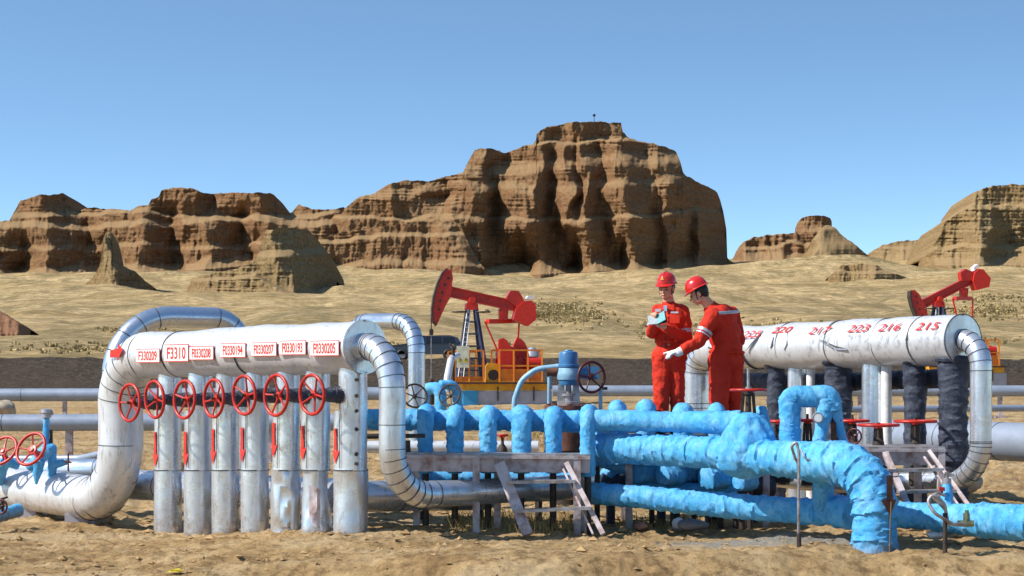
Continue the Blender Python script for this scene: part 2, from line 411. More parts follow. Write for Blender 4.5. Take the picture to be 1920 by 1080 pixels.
def build_ground():
    us = np.concatenate([np.linspace(-1.6, -.36, 40)[:-1], np.linspace(-.36, .36, 470), np.linspace(.36, 1.6, 40)[1:]])
    ys = [1.0, 4, 7, 9, 10.5, 11.6]
    y = 12.3
    while y < 22: ys.append(y); y += .045
    while y < 105: ys.append(y); y *= 1.0052
    while y < 118: ys.append(y); y += .45
    while y < 900: ys.append(y); y *= 1.0085
    while y < 3400: ys.append(y); y *= 1.12
    ys = np.array(ys)
    Yg = ys[:, None]*np.ones_like(us)[None]
    Xg = us[None]*(Yg+5)
    Z = ground(Xg, Yg, True)
    b = MB(); b.grid(np.stack([Xg, Yg, Z], -1))
    t = NT('desert_soil')
    yy = t.sep(t.pos, 1)
    n1 = t.noise(1.1, 10, .72); n2 = t.noise(6, 10, .75)
    near = t.ramp(n1, [(.30, (.34, .21, .095, 1)), (.48, (.60, .40, .19, 1)), (.66, (.80, .59, .33, 1))])
    near = t.mix(t.ramp(n2, [(.48, 0.), (.60, .7)]), near, (.19, .115, .05, 1))
    pk = t.noise(1, 5, .6, t.mapp((.35, 1.6, 1)), .5)
    near = t.mix(t.ramp(pk, [(.54, 0.), (.62, .65)]), near, (.70, .52, .30, 1))
    near = t.mix(t.ramp(t.noise(1, 5, .6, t.mapp((.3, 1.3, 1), (0, 0, 0), None, (9, 3, 0)), .4), [(.58, 0.), (.66, .6)]), near, (.34, .21, .11, 1))
    fv = t.mapp((.016, .05, .25))
    f1 = t.noise(1, 9, .7, fv, .6)
    f2 = t.noise(.22, 9, .75, t.mapp((1, .35, 1)))
    ln = t.n('ShaderNodeVectorMath', operation='LENGTH'); t.link(t.mapp((.7, 1.5, 0), (0, 0, 0), None, (-2.6*.7, -18.0*1.5, 0)), ln.inputs[0])
    gp_ = t.math('ADD', ln.outputs['Value'], t.math('MULTIPLY', t.noise(3, 6, .7), -.8))
    near = t.mix(t.math('MULTIPLY', t.ramp(gp_, [(.15, .85), (.5, 0.)]), t.ramp(t.noise(24, 6, .8), [(.35, .4), (.55, 1.)])), near, (.34, .36, .36, 1))
    farc = t.ramp(f1, [(.30, (.37, .235, .10, 1)), (.42, (.57, .395, .18, 1)), (.55, (.74, .545, .29, 1)), (.70, (.58, .38, .18, 1))])
    farc = t.mix(t.ramp(f2, [(.46, 0.), (.60, .8)]), farc, (.21, .17, .075, 1))
    farc = t.mix(t.ramp(t.noise(1, 9, .8, t.mapp((.10, .5, 1.6))), [(.48, 0.), (.62, .65)]), farc, (.19, .13, .06, 1))
    pat = t.noise(.03, 5, .6, t.mapp((1, .45, 1)))
    farc = t.mix(t.ramp(t.noise(1.3, 8, .85, t.mapp((.5, 1, 1.5))), [(.45, 0.), (.56, .8)]), farc, (.20, .145, .065, 1))
    farc = t.mix(t.math('MULTIPLY', t.ramp(pat, [(.5, 0.), (.6, .7)]), t.ramp(t.noise(.6, 8, .8), [(.4, 0.), (.6, 1.)])), farc, (.13, .115, .055, 1))
    fac = t.n('ShaderNodeMapRange'); t.link(yy, fac.inputs[0]); fac.inputs[1].default_value = 50; fac.inputs[2].default_value = 140
    t.base(t.mix(fac.outputs[0], near, farc))
    b1 = t.bump(t.noise(9, 10, .8), .8, .07)
    ns = t.noise(38, 8, .75); b2 = t.bump(ns, .5, .02, b1)
    t.bump(t.noise(.7, 10, .8), .7, .9, b2)
    t.set(.95, 0, .12)
    tag(b.build('ground', t.mat, None, True, 180), kind='structure', label='dry sandy desert soil, dug over near the pipes and rising to the rocks')
    # gravel embankment carrying the road
    xs = np.linspace(-75, 75, 500); rows = []
    for k, q in enumerate(np.linspace(0, 1, 16)):
        Y = 107.5+q*8.4+.25*fbm(xs*.12, 0*xs+q*2, 0, 3, 61)
        z = np.interp(Y, GY, GZ)+.07+.06*fbm(xs*.8, Y*1.2, 0, 3, 63)+(.15*fbm(xs*.1, 0*xs, 0, 3, 65) if q > .85 else 0)
        if k in (0,): z = z-.4
        rows.append(np.stack([xs, Y, z], -1))
    rows.append(np.stack([xs, rows[-1][:, 1]+.3, rows[-1][:, 2]-.6], -1))
    t = NT('embankment_gravel'); c = t.ramp(t.noise(3.2, 10, .85), [(.38, (.016, .014, .012, 1)), (.52, (.055, .044, .035, 1)), (.66, (.15, .12, .09, 1))])
    c = t.mix(t.ramp(t.noise(.12, 5, .6), [(.45, 0.), (.6, .4)]), c, (.085, .06, .04, 1))
    t.base(c); t.bump(t.noise(2.2, 10, .8), .8, .25); t.set(.95, 0, .1)
    tag(MB().grid(np.array(rows)).build('embankment', t.mat, None, True, 180), kind='structure', label='dark gravel bank below the road')
build_ground()

# ------------------------------------------------------------------ rock
def rock_mat(name, a, b, c, d, red=.5):
    t = NT(name)
    w = t.noise(.06, 5, .6)
    z = t.math('ADD', t.sep(t.pos, 2), t.math('MULTIPLY', w, 5.))
    cz = t.n('ShaderNodeCombineXYZ'); t.link(z, cz.inputs[2])
    s1 = t.noise(.42, 8, .85, cz.outputs[0])
    col = t.ramp(s1, [(.32, a), (.45, b), (.56, c), (.70, d)])
    g = t.noise(.05, 6, .6, t.mapp((1, 1, 1.4)))
    col = t.mix(t.ramp(g, [(.42, 0.), (.62, red)]), col, (.255, .13, .066, 1))
    f = t.noise(1.3, 10, .8)
    col = t.mix(t.ramp(f, [(.42, .7), (.58, 0.)]), col, (.10, .058, .03, 1))
    s3 = t.noise(1.5, 4, .7, cz.outputs[0])
    col = t.mix(t.math('MULTIPLY', t.ramp(s3, [(.56, 0.), (.62, .6)]), t.ramp(t.noise(.2, 4, .6), [(.4, 0.), (.6, 1.)])), col, (.10, .06, .035, 1))
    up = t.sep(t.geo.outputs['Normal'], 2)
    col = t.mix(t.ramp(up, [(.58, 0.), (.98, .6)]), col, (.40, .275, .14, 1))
    t.base(col)
    b1 = t.bump(s1, .6, 1.); b2 = t.bump(t.noise(.9, 10, .78), .75, .9, b1); t.bump(t.noise(3.2, 9, .75), .5, .25, b2)
    return t.set(.95, 0, .08)
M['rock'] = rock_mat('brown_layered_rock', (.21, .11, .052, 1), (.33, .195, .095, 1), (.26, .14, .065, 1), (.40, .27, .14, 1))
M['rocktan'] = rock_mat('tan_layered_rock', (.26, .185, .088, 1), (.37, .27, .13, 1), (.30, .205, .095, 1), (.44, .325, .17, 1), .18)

def relief(name, label, top, base, Y0, tiers=(), ridges=(), depth=40, seed=0, step=1.9, material='rock', slope=.30, saw=(70, 4., .6), nz=1.0, round_l=30, round_r=30, jag=1.6, strata=.35, rdepth=None, plan=None):
    mpp = Y0/F
    tx, ty = zip(*top); bx, by = zip(*base)
    xs = np.arange(tx[0], tx[-1]+.1, step); C = len(xs)
    T = np.interp(xs, tx, ty)+jag*fbm(xs/9, 0*xs, 0, 3, seed+1)*np.minimum(1, np.minimum(xs-tx[0], tx[-1]-xs)/25)
    B = np.interp(xs, bx, by)
    T = np.minimum(T, B-.5)
    R = max(14, int(np.max(B-T)/step)); v = np.linspace(0, 1, R+1)[:, None]
    PY = B[None]+(T-B)[None]*v; PX = xs[None]+0*PY
    h = (B[None]-PY)
    wx = PX+7*fbm(PX/40, PY/40, 0, 2, seed+2)
    D = slope*h*mpp
    if plan:
        ys_ = [q[0] for q in plan]; xw = wx+3*fbm(PY/20, PX/60, 0, 3, seed+70)
        lv_ = np.array([np.interp(xw, *zip(*q[1])) for q in plan])
        pyc = np.clip(PY, ys_[0], ys_[-1]); acc = 0*PY
        for i_ in range(len(plan)-1):
            m_ = (pyc >= ys_[i_]) & (pyc <= ys_[i_+1]); f_ = (pyc-ys_[i_])/(ys_[i_+1]-ys_[i_])
            acc = np.where(m_, lv_[i_]*(1-f_)+lv_[i_+1]*f_, acc)
        D = D+acc
    for lv, wd, dp in tiers:
        L = np.interp(PX, *zip(*lv)) if hasattr(lv, '__len__') else lv
        L = L+5*fbm(PX/45, 0*PX, 0, 3, seed+7)
        D = D+dp*sstep(wd/2, -wd/2, PY-L)
    for line, wl_, wr, amp in ridges:
        ly = [q[1] for q in line]; lx = [q[0] for q in line]
        X0 = np.interp(PY, ly, lx)+3.5*fbm(PY/22, 0*PY+lx[0], 0, 3, seed+50)
        win = sstep(ly[0]-6, ly[0]+10, PY)
        d = wx-X0
        f_ = sstep(ly[0], ly[-1], PY); wr_ = wr*(.6+1.1*f_)
        prof = np.where(d < 0, np.exp(-(d/wl_)**2), np.exp(-(d/wr_)**2))
        D = D-1.35*amp*prof*win*(.35+.75*f_)
    lam, amp, lowb = saw
    if amp:
        for k, (lm, am) in enumerate(((lam, amp), (lam*.43, amp*.42), (lam*.19, amp*.17))):
            ph = wx/lm+.5*fbm(PX/lm/1.4, PY/lm/7, 0, 3, seed+11+k*5)+k*.37
            fr = ph-np.floor(ph)
            prof = np.where(fr < .68, fr/.68, (1-fr)/.32)
            prof = prof*prof*(3-2*prof)
            jit = .35+.95*(vnoise(np.floor(ph)*1.7, PY/170, 0, seed+13+k)*.5+.5)
            hv = np.clip(h/np.maximum(1, (B-T)[None]), 0, 1)
            D = D-1.1*am*prof*jit*(1-lowb*hv)
    D = D+nz*(1.0*fbm(PX/24, PY/60, 0, 4, seed+3)+.45*fbm(PX/7, PY/9, 0, 3, seed+4))
    D = D+nz*1.5*np.abs(fbm(PX/9+PY/90, PY/75, 0, 3, seed+60))*(1-.6*np.clip(h/110, 0, 1))
    st = vnoise(PY/3.1+1.2*fbm(PX/80, PY/80, 0, 2, seed+6), PX/160, 0, seed+5)+.6*vnoise(PY/1.5, PX/60, 0, seed+8)
    D = D+strata*st*(.4+.6*sstep(-.3, .5, fbm(PX/50, PY/30, 0, 2, seed+40)))
    el = np.clip(1-(PX-tx[0])/max(1, round_l), 0, 1); er = np.clip(1-(tx[-1]-PX)/max(1, round_r), 0, 1)
    D = D+depth*.45*(1-np.sqrt(np.maximum(0, 1-el**2)))+(rdepth or depth*.45)*(1-np.sqrt(np.maximum(0, 1-er**2)))
    # talus apron at the foot
    ap = np.clip(1-h/(20+9*fbm(PX/28, 0*PX, 0, 3, seed+9)), 0, 1); ap = ap*np.minimum(1, (B-T)[None]/60)
    D = D-15.*nz*ap**1.7*(Y0/590)
    Y = Y0+D
    X = (PX-CX)/F*Y; Z = EYE-(PY-HY)/F*Y
    A = np.stack([X, Y, Z], -1)
    lowr = A[0].copy(); lowr[:, 2] -= 9; lowr[:, 1] -= 1
    back = []
    top_ = A[-1]
    for q, dz in ((.12, .0), (.35, .5), (.7, 2.), (1., 6.)):
        r = top_.copy(); r[:, 1] += depth*q; r[:, 0] *= 1.; r[:, 2] -= dz+.6*nz*np.abs(fbm(xs/15, 0*xs+q*3, 0, 3, seed+33)); back.append(r)
    r = back[-1].copy(); r[:, 1] += depth*.35; r[:, 2] = lowr[:, 2]; back.append(r)
    G = np.concatenate([lowr[None], A, np.array(back)])
    b = MB(); b.grid(G)
    return tag(b.build(name, M[material], None, True, 180), label=label, kind='structure')

# the great mesa
relief('mesa_hill', 'largest brown mesa with a flat capped summit in the middle of the skyline',
  [(600, 413), (612, 404), (640, 401), (645, 392), (668, 371), (700, 363), (735, 342), (760, 339), (800, 339), (845, 330), (868, 322), (880, 300), (890, 281), (902, 278), (925, 280), (950, 287), (975, 276), (1000, 270), (1005, 263), (1006, 249), (1018, 243), (1025, 237), (1055, 233), (1080, 228), (1110, 227), (1165, 231), (1167, 248), (1180, 258), (1196, 264), (1225, 269), (1250, 276), (1268, 285), (1276, 305), (1281, 325), (1300, 337), (1318, 345), (1333, 352), (1345, 362), (1350, 372), (1356, 395), (1362, 430), (1363, 458), (1360, 478), (1367, 488), (1384, 497)],
  [(600, 545), (700, 540), (850, 528), (960, 518), (1070, 512), (1200, 506), (1384, 501)], 600,
  tiers=[([(600, 412), (850, 408), (1000, 410), (1100, 412), (1200, 403), (1384, 395)], 9, 4.5), ([(600, 380), (880, 345), (1000, 352), (1150, 345), (1384, 330)], 24, 6), ([(600, 330), (860, 322), (950, 318), (1100, 300), (1384, 300)], 30, 8), ([(600, 250), (1000, 268), (1180, 262), (1384, 262)], 7, 7)],
  plan=[(235, [(600, 0), (1005, -2), (1060, 4), (1078, -3), (1100, 0), (1170, 9), (1384, 50)]),
        (300, [(600, 0), (880, -4), (905, -4), (950, 7), (975, 2), (1015, -2), (1036, 6), (1060, -1), (1082, 5), (1090, -2), (1124, 10), (1150, 0), (1165, 2), (1215, 14), (1235, 12), (1384, 60)]),
        (370, [(600, 0), (690, -2), (736, -8), (750, -4), (838, 9), (850, 0), (878, -6), (925, 10), (940, 2), (1000, -4), (1030, 15), (1040, 4), (1072, -2), (1088, 8), (1102, -2), (1132, 12), (1150, 2), (1172, -1), (1230, 16), (1250, 12), (1384, 66)]),
        (425, [(600, 0), (700, -1), (800, -3), (852, -10), (860, -8), (925, 12), (948, 2), (985, -4), (1045, 18), (1060, 4), (1098, -2), (1140, 14), (1158, 4), (1178, 2), (1240, 22), (1250, 17), (1300, 32), (1312, 28), (1384, 72)]),
        (500, [(600, 0), (700, -2), (800, -4), (850, -12), (866, -9), (975, 24), (1008, 6), (1018, 8), (1078, 28), (1090, 8), (1108, 4), (1165, 24), (1176, 12), (1188, 10), (1240, 28), (1252, 22), (1300, 38), (1312, 33), (1384, 78)])],
  ridges=[([(908, 284), (905, 318)], 22, 5, 4)],
  depth=75, seed=100, saw=(84, .9, .6), round_l=60, round_r=60, strata=.55)
# left range
relief('rock_range', 'jagged brown rock range filling the left skyline',
  [(-220, 430), (-120, 395), (-60, 420), (-20, 418), (0, 414), (18, 412), (28, 395), (38, 377), (70, 366), (118, 363), (124, 378), (140, 396), (170, 389), (205, 392), (245, 394), (255, 387), (278, 385), (284, 374), (298, 369), (303, 356), (335, 350), (362, 354), (385, 362), (440, 361), (505, 361), (515, 366), (520, 382), (545, 400), (560, 384), (585, 392), (620, 394), (645, 388)],
  [(-220, 520), (0, 520), (150, 512), (300, 512), (450, 500), (645, 480)], 590,
  tiers=[([(-200, 430), (60, 418), (140, 425), (300, 420), (400, 402), (520, 415), (640, 420)], 14, 8), ([(-200, 400), (80, 402), (160, 398), (300, 400), (500, 408), (640, 400)], 10, 7), ([(0, 465), (640, 455)], 12, 4)],
  plan=[(375, [(-220, 0), (30, 2), (74, -6), (82, -5), (150, 13), (172, 4), (300, -3), (366, -6), (372, -3), (398, 8), (410, 0), (483, -6), (545, 13), (645, 6)]),
        (430, [(-220, 0), (0, -6), (60, -5), (95, -8), (170, 13), (190, 4), (230, 0), (272, -4), (330, 13), (345, 2), (390, -4), (455, 13), (470, 2), (500, -1), (560, 8), (645, 4)]),
        (510, [(-220, 0), (-60, -6), (-6, -9), (45, 10), (60, 0), (88, -7), (190, 20), (212, 6), (262, -4), (345, 20), (358, 6), (388, -2), (475, 20), (490, 6), (645, 0)])],
  depth=60, seed=200, saw=(92, 1.1, .45), round_l=20, round_r=60, strata=.5)
relief('rock_hill', 'pale rounded rock hill with a shaded right flank below the left range',
  [(350, 546), (362, 520), (400, 512), (445, 505), (480, 488), (492, 450), (500, 432), (530, 427), (575, 430), (592, 445), (612, 472), (628, 500), (632, 535)],
  [(350, 556), (450, 560), (560, 566), (632, 540)], 400,
  tiers=[([(350, 530), (480, 515), (560, 560), (640, 560)], 7, 7), ([(350, 500), (500, 476), (640, 470)], 18, 6)],
  plan=[(430, [(350, 2), (490, -2), (515, -5), (632, 26)]), (560, [(350, 3), (480, -4), (552, -7), (565, -4), (632, 24)])],
  depth=34, seed=300, saw=(70, .7, .5), material='rocktan', round_l=36, round_r=90, nz=.45, strata=.35, slope=.6)
relief('rock_spire', 'thin rock spire on a cone of rubble, standing alone left of centre',
  [(150, 541), (172, 522), (186, 500), (190, 480), (194, 446), (199, 434), (206, 434), (211, 452), (211, 484), (222, 494), (250, 508), (270, 525), (290, 541)],
  [(150, 545), (290, 545)], 430, ridges=[([(196, 440), (200, 490), (212, 545)], 30, 16, 7)],
  depth=14, seed=400, saw=(22, .6, .3), material='rocktan', round_l=60, round_r=90, nz=.35, strata=.35, step=1.3, jag=.8)
relief('rock_shelf', 'low brown rock shelf running between the rounded hill and the mesa',
  [(585, 470), (600, 447), (640, 436), (700, 428), (780, 414), (835, 412), (862, 420), (880, 460), (905, 500), (930, 520)],
  [(585, 548), (700, 552), (850, 545), (930, 526)], 560,
  tiers=[(([(585, 452), (860, 436), (930, 436)]), 10, 6), (([(585, 498), (930, 488)]), 16, 6)],
  ridges=[([(850, 420), (858, 470), (870, 540)], 34, 16, 7)], depth=30, seed=500, saw=(70, 1.8, .3), round_l=20, round_r=60, strata=.45)
relief('rock_butte', 'low ridge with a pointed shaded slab between the mesa and the right butte',
  [(1372, 486), (1388, 470), (1395, 452), (1410, 446), (1440, 440), (1495, 437), (1520, 436), (1560, 440), (1590, 462), (1610, 480), (1640, 492)],
  [(1372, 492), (1500, 490), (1640, 494)], 760,
  tiers=[(([(1372, 462), (1500, 456), (1640, 456)]), 8, 6)], ridges=[([(1400, 450), (1398, 490)], 22, 10, 4), ([(1470, 440), (1465, 490)], 30, 8, 5)],
  depth=40, seed=600, saw=(40, 1.6, .3), round_l=30, round_r=80, strata=.9)
relief('rock_slab', 'pointed tan slab with a shaded right side standing before the low ridge at right',
  [(1512, 486), (1520, 462), (1532, 440), (1545, 425), (1554, 422), (1562, 425), (1578, 440), (1600, 455), (1622, 475), (1640, 491)],
  [(1512, 491), (1640, 496)], 745, ridges=[([(1540, 424), (1530, 455), (1520, 492)], 14, 60, 22)], depth=22, seed=620, saw=(30, .5, .3), material='rocktan', round_l=16, round_r=90, strata=.5, nz=.5)
relief('balanced_rock', 'dark flattened boulder perched on the low ridge at the right',
  [(1495, 434), (1496, 416), (1504, 408), (1520, 404), (1545, 404), (1557, 409), (1561, 420), (1560, 433)], [(1495, 436), (1561, 436)], 775,
  depth=12, seed=650, saw=(20, .3, .3), round_l=22, round_r=26, strata=.5, slope=.1, jag=.6)
relief('flat_knoll', 'small flat topped tan knoll on the skyline left of the right butte',
  [(1628, 480), (1640, 468), (1660, 458), (1690, 451), (1740, 449), (1775, 452), (1800, 470)], [(1628, 492), (1800, 492)], 790,
  tiers=[(466, 7, 7)], ridges=[([(1712, 455), (1708, 490)], 40, 8, 6)], depth=40, seed=700, saw=(50, 1.5, .3), material='rocktan', strata=.4)
relief('rock_butte', 'tall tan butte with a red cap cut off by the right edge',
  [(1722, 492), (1745, 470), (1755, 452), (1768, 432), (1772, 415), (1800, 398), (1815, 390), (1828, 380), (1832, 358), (1850, 350), (1890, 346), (1960, 347), (2010, 356), (2050, 400), (2090, 470)],
  [(1722, 498), (2090, 498)], 700,
  tiers=[(([(1722, 470), (1840, 458), (1900, 462), (2090, 462)]), 10, 8), (382, 6, 5)], ridges=[([(1838, 355), (1838, 380)], 16, 7, 3), ([(1858, 385), (1852, 420), (1846, 462)], 50, 8, 13)],
  depth=60, seed=800, saw=(46, 1.6, .4), material='rocktan', round_l=50, round_r=60, strata=1.0)
relief('rock_mound', 'small pale rock outcrop in the grass right of the workers',
  [(1552, 521), (1568, 508), (1578, 498), (1620, 494), (1644, 498), (1655, 506), (1675, 512), (1700, 520)], [(1552, 525), (1700, 525)], 480,
  tiers=[(510, 5, 3)], ridges=[([(1640, 496), (1648, 522)], 24, 9, 4)], depth=14, seed=850, saw=(30, .8, .3), material='rocktan', nz=.4, strata=.4, step=1.4)
t = NT('red_brown_spoil'); t.base(t.ramp(t.noise(1.2, 8, .7), [(.35, (.20, .10, .055, 1)), (.65, (.28, .15, .085, 1))])); t.bump(t.noise(2, 8, .7), .6, .2); t.set(.95, 0, .1); M['spoil'] = t.mat
relief('soil_mound', 'dark reddish soil mound at the left edge of the slope',
  [(-140, 590), (-90, 560), (-40, 566), (0, 586), (20, 598), (42, 611), (58, 622)], [(-140, 626), (58, 626)], 190, depth=14, seed=900, saw=(30, .1, .3), material='spoil', nz=.12, strata=.03, slope=.8, jag=.4)
# little cairn marker on the summit
q = P(1114, 227, 640); b = MB(); b.cyl(q+Vector((0, 0, -.6)), q+Vector((0, 0, 1.6)), .12, .10, 8); b.sphere(q+Vector((0, 0, 2.)), (.55, .4, .5), 10)
tag(b.build('summit_marker', M['iron']), 'tiny dark marker post on top of the highest mesa', 'marker post')

# dry scrub in the middle distance: nobody could count it
def scrub():
    rng = np.random.default_rng(5)
    spots = [(1060, 592, 55, 10, 900), (1020, 575, 70, 8, 200), (1600, 640, 190, 12, 1900), (1500, 625, 110, 14, 700), (1870, 585, 80, 12, 400), (240, 655, 240, 10, 300), (560, 650, 200, 10, 150), (1300, 615, 120, 14, 300), (1860, 560, 80, 8, 200), (250, 620, 50, 4, 150)]
    px = np.concatenate([cx+rng.normal(size=k)*sx*.6 for cx, cy, sx, sy, k in spots]); py = np.concatenate([cy+rng.normal(size=k)*sy*.6 for cx, cy, sx, sy, k in spots])
    ok = (py < 664) & (py > 540); px = px[ok]; py = py[ok]
    gy = np.geomspace(122, 520, 260)
    pc = np.arange(-60, 2000, 6.); gx = (pc[None]-CX)/F*gy[:, None]; G = ground(gx, gy[:, None]+0*gx); yy = HY-(G-EYE)/gy[:, None]*F
    ci = np.clip(np.round((px+60)/6).astype(int), 0, len(pc)-1)
    ri = np.argmin(np.abs(yy[:, ci]-py[None]), 0); Y = gy[ri]; N = len(px)
    base = np.stack([(px-CX)/F*Y, Y, ground((px-CX)/F*Y, Y)], 1)
    h = rng.uniform(.10, .34, N)*(Y/220)**.4; w = h*rng.uniform(1.2, 2.6, N); V = []
    for k in range(8):
        a = rng.uniform(0, 2*PI, N); t_ = rng.uniform(0, 1, N); d = np.stack([np.cos(a), np.sin(a), 0*a], 1)
        p = base+d*(w*.6*t_)[:, None]+np.array([0, 0, -.05]); tip = base+d*(w*(t_+.2)*.7)[:, None]; tip[:, 2] += h*rng.uniform(.5, 1, N)
        s = np.stack([-d[:, 1], d[:, 0], 0*a], 1)*(w*.25)[:, None]
        V.append(np.stack([p-s, p+s, tip+s*.5, tip-s*.5], 1))
    V = np.concatenate(V).reshape(-1, 3); b = MB(); b.v.append(V); b.n = len(V)
    b.q.append(np.arange(len(V)).reshape(-1, 4)); b.qm.append(np.zeros(len(V)//4, int))
    m = mat('dry_scrub', (.30, .235, .11, 1), (.46, .36, .19, 1), .4, .9, spec=.1)
    tag(b.build('dry_scrub', m, None, False), 'dry olive and straw coloured scrub on the slope beyond the road', 'scrub', kind='stuff')
scrub()

# ------------------------------------------------------------------ sky, sun, camera
w = bpy.data.worlds.new("World"); scene.world = w; w.use_nodes = True; nt = w.node_tree
bg = nt.nodes['Background']; sky = nt.nodes.new('ShaderNodeTexSky'); sky.sky_type = 'NISHITA'; sky.sun_disc = False
sky.sun_elevation = SUN_EL; sky.sun_rotation = SUN_AZ; sky.altitude = 1200; sky.air_density = 1.0; sky.dust_density = 1.0; sky.ozone_density = 2.5
tc = nt.nodes.new('ShaderNodeTexCoord'); mp = nt.nodes.new('ShaderNodeMapping'); mp.inputs['Scale'].default_value = (1, 1, 2.3)
nt.links.new(tc.outputs['Generated'], mp.inputs[0]); vm = nt.nodes.new('ShaderNodeVectorMath'); vm.operation = 'NORMALIZE'
nt.links.new(mp.outputs[0], vm.inputs[0]); nt.links.new(vm.outputs[0], sky.inputs[0]); tn = nt.nodes.new('ShaderNodeMix'); tn.data_type = 'RGBA'; tn.blend_type = 'MULTIPLY'; tn.inputs[0].default_value = 1; tn.inputs[7].default_value = (.88, 1.0, .98, 1); nt.links.new(sky.outputs[0], tn.inputs[6]); nt.links.new(tn.outputs[2], bg.inputs[0]); bg.inputs[1].default_value = .15
sd = bpy.data.lights.new('sun', 'SUN'); sd.energy = 4.8; sd.angle = math.radians(.53); sd.color = (1, .945, .86)
so = bpy.data.objects.new('sun', sd); COL.objects.link(so)
sv = Vector((math.sin(SUN_AZ)*math.cos(SUN_EL), math.cos(SUN_AZ)*math.cos(SUN_EL), math.sin(SUN_EL)))
so.rotation_euler = sv.to_track_quat('Z', 'Y').to_euler(); so.location = sv*60
cam = bpy.data.cameras.new('camera'); co = bpy.data.objects.new('camera', cam); COL.objects.link(co); scene.camera = co
co.location = (0, 0, EYE); co.rotation_euler = (PI/2, 0, 0)
cam.sensor_width = 36; cam.lens = 36*F/1920; cam.shift_y = (HY-540)/1920; cam.clip_end = 6000; cam.clip_start = .1
scene.view_settings.view_transform = 'Standard'; scene.view_settings.look = 'None'; scene.view_settings.exposure = .55; scene.view_settings.gamma = 1
scene.cycles.max_bounces = 6
# ================================================================== PIPEWORK
Z3 = Vector((0, 0, 1))
def hand_wheel(parent, c, ax, R, m, spokes=5, rr=.016, hub=.035, name='hand_wheel', top=None, dish=.03, rot=0.):
    "part (rim) with its spokes and hub below it; a thing of its own when parent is None"
    c = Vector(c); ax = Vector(ax).normalized()
    b = MB(); b.torus(c, ax, R, rr, 40, 10); w = b.build(name, m, parent)
    u = ax.orthogonal().normalized(); v = ax.cross(u)
    for k in range(spokes):
        a = 2*PI*k/spokes+rot; d = u*math.cos(a)+v*math.sin(a)
        s = MB(); s.loft([c-ax*dish+d*hub*.5, c-ax*dish*.8+d*R*.35, c-ax*dish*.25+d*R*.75, c+d*R], [rr*.8, rr*.62, rr*.55, rr*.7], 8); s.build('spoke', m, w)
    h = MB(); h.lathe(c-ax*(dish+.02), ax, [(0, hub*.9), (.01, hub), (.035, hub), (.04, hub*.5), (.055, hub*.5), (.056, .004)], 14); h.build('hub', m, w)
    return w
def flange(mb, c, ax, r, th=.03, mi=0, bolts=8):
    c = Vector(c); ax = Vector(ax).normalized(); mb.cyl(c-ax*th, c+ax*th, r, None, 24, mi)
    u = ax.orthogonal().normalized(); v = ax.cross(u)
    for k in range(bolts):
        a = 2*PI*k/bolts; d = (u*math.cos(a)+v*math.sin(a))*r*.82; mb.cyl(c-ax*(th+.02)+d, c+ax*(th+.02)+d, r*.09+.004, None, 6, mi)
def text_mesh(name, s, place, size, m, parent, shear=0., wide=1., bold=.0, jitter=0.):
    "letters as a mesh; place(u, v) -> world point for text coordinates centred on 0"
    cu = bpy.data.curves.new('t', 'FONT'); cu.body = s; cu.size = 1; cu.shear = shear; cu.offset = bold; cu.align_x = 'CENTER'; cu.resolution_u = 4
    o = bpy.data.objects.new('t', cu); COL.objects.link(o)
    dg = bpy.context.evaluated_depsgraph_get(); me = bpy.data.meshes.new_from_object(o.evaluated_get(dg))
    bm = bmesh.new(); bm.from_mesh(me)
    bmesh.ops.subdivide_edges(bm, edges=[e for e in bm.edges if e.calc_length() > .25], cuts=2)
    V = [v.co.copy() for v in bm.verts]; Fs = [[v.index for v in f.verts] for f in bm.faces]; bm.free()
    bpy.data.objects.remove(o); bpy.data.curves.remove(cu); bpy.data.meshes.remove(me)
    ys = [v.y for v in V]; cy = (min(ys)+max(ys))/2
    b = MB(); b.add([place(v.x*size*wide, (v.y-cy)*size+jitter*math.sin(v.x*9)) for v in V], Fs)
    return b.build(name, m, parent, False)
ARROW = [(-.17, .5), (.17, .5), (.17, -.12), (.5, -.12), (0, -.5), (-.5, -.12), (-.17, -.12)]
def arrow_mesh(name, place, w, h, m, parent, up=False):
    "a flat painted arrow; place(u, v)"
    b = MB(); sg = -1 if up else 1
    for k in range(5):
        v0 = .5-.62*k/5; v1 = .5-.62*(k+1)/5; u = .19+.03*math.sin(k*2.1)
        b.add([place(-u*w, sg*v0*h), place(u*w, sg*v0*h), place(.2*w, sg*v1*h), place(-.2*w, sg*v1*h)], [(0, 1, 2, 3)])
    for k in range(3):
        v0 = -.12-.38*k/3; v1 = -.12-.38*(k+1)/3; a0 = .52*(1-k/3); a1 = max(.01, .52*(1-(k+1)/3))
        b.add([place(-a0*w, sg*v0*h), place(a0*w, sg*v0*h), place(a1*w, sg*v1*h), place(-a1*w, sg*v1*h)], [(0, 1, 2, 3)])
    return b.build(name, m, parent, False)

# ------------------------------------------------------------------ left manifold
TH = math.radians(48); D1 = Vector((math.cos(TH), -math.sin(TH), 0)); N1 = Vector((-math.sin(TH), -math.cos(TH), 0))
E1 = P(683, 650, 18.4)
def t1(px):
    k = (px-CX)/F; return (E1.x-k*E1.y)/(D1.x-k*D1.y)
def H1(t): 
    p = E1-D1*t; p.z = E1.z-.014*t; return p
R1 = .262
lm = thing('white_manifold', P(650, 1004, 18.6)*1., 'white insulated manifold at the left with seven vertical legs and seven red handwheels', 'pipe manifold')
tv = t1(226); c0 = H1(tv)
pb = Vector((c0.x, c0.y, 0)); pb.z = EYE-(941-HY)/F*c0.y
pl = pb-D1*5.5; pl.z = pb.z+.07
b = MB(); jacket(b, [H1(0), c0, pb, pl], R1, [.62, .66], 48, bands=[1.9, 3.35], step=.06, dent=.012, turn_bands=.15, seed=3)
b.build('header_pipe', [M['white'], M['seam']], lm)
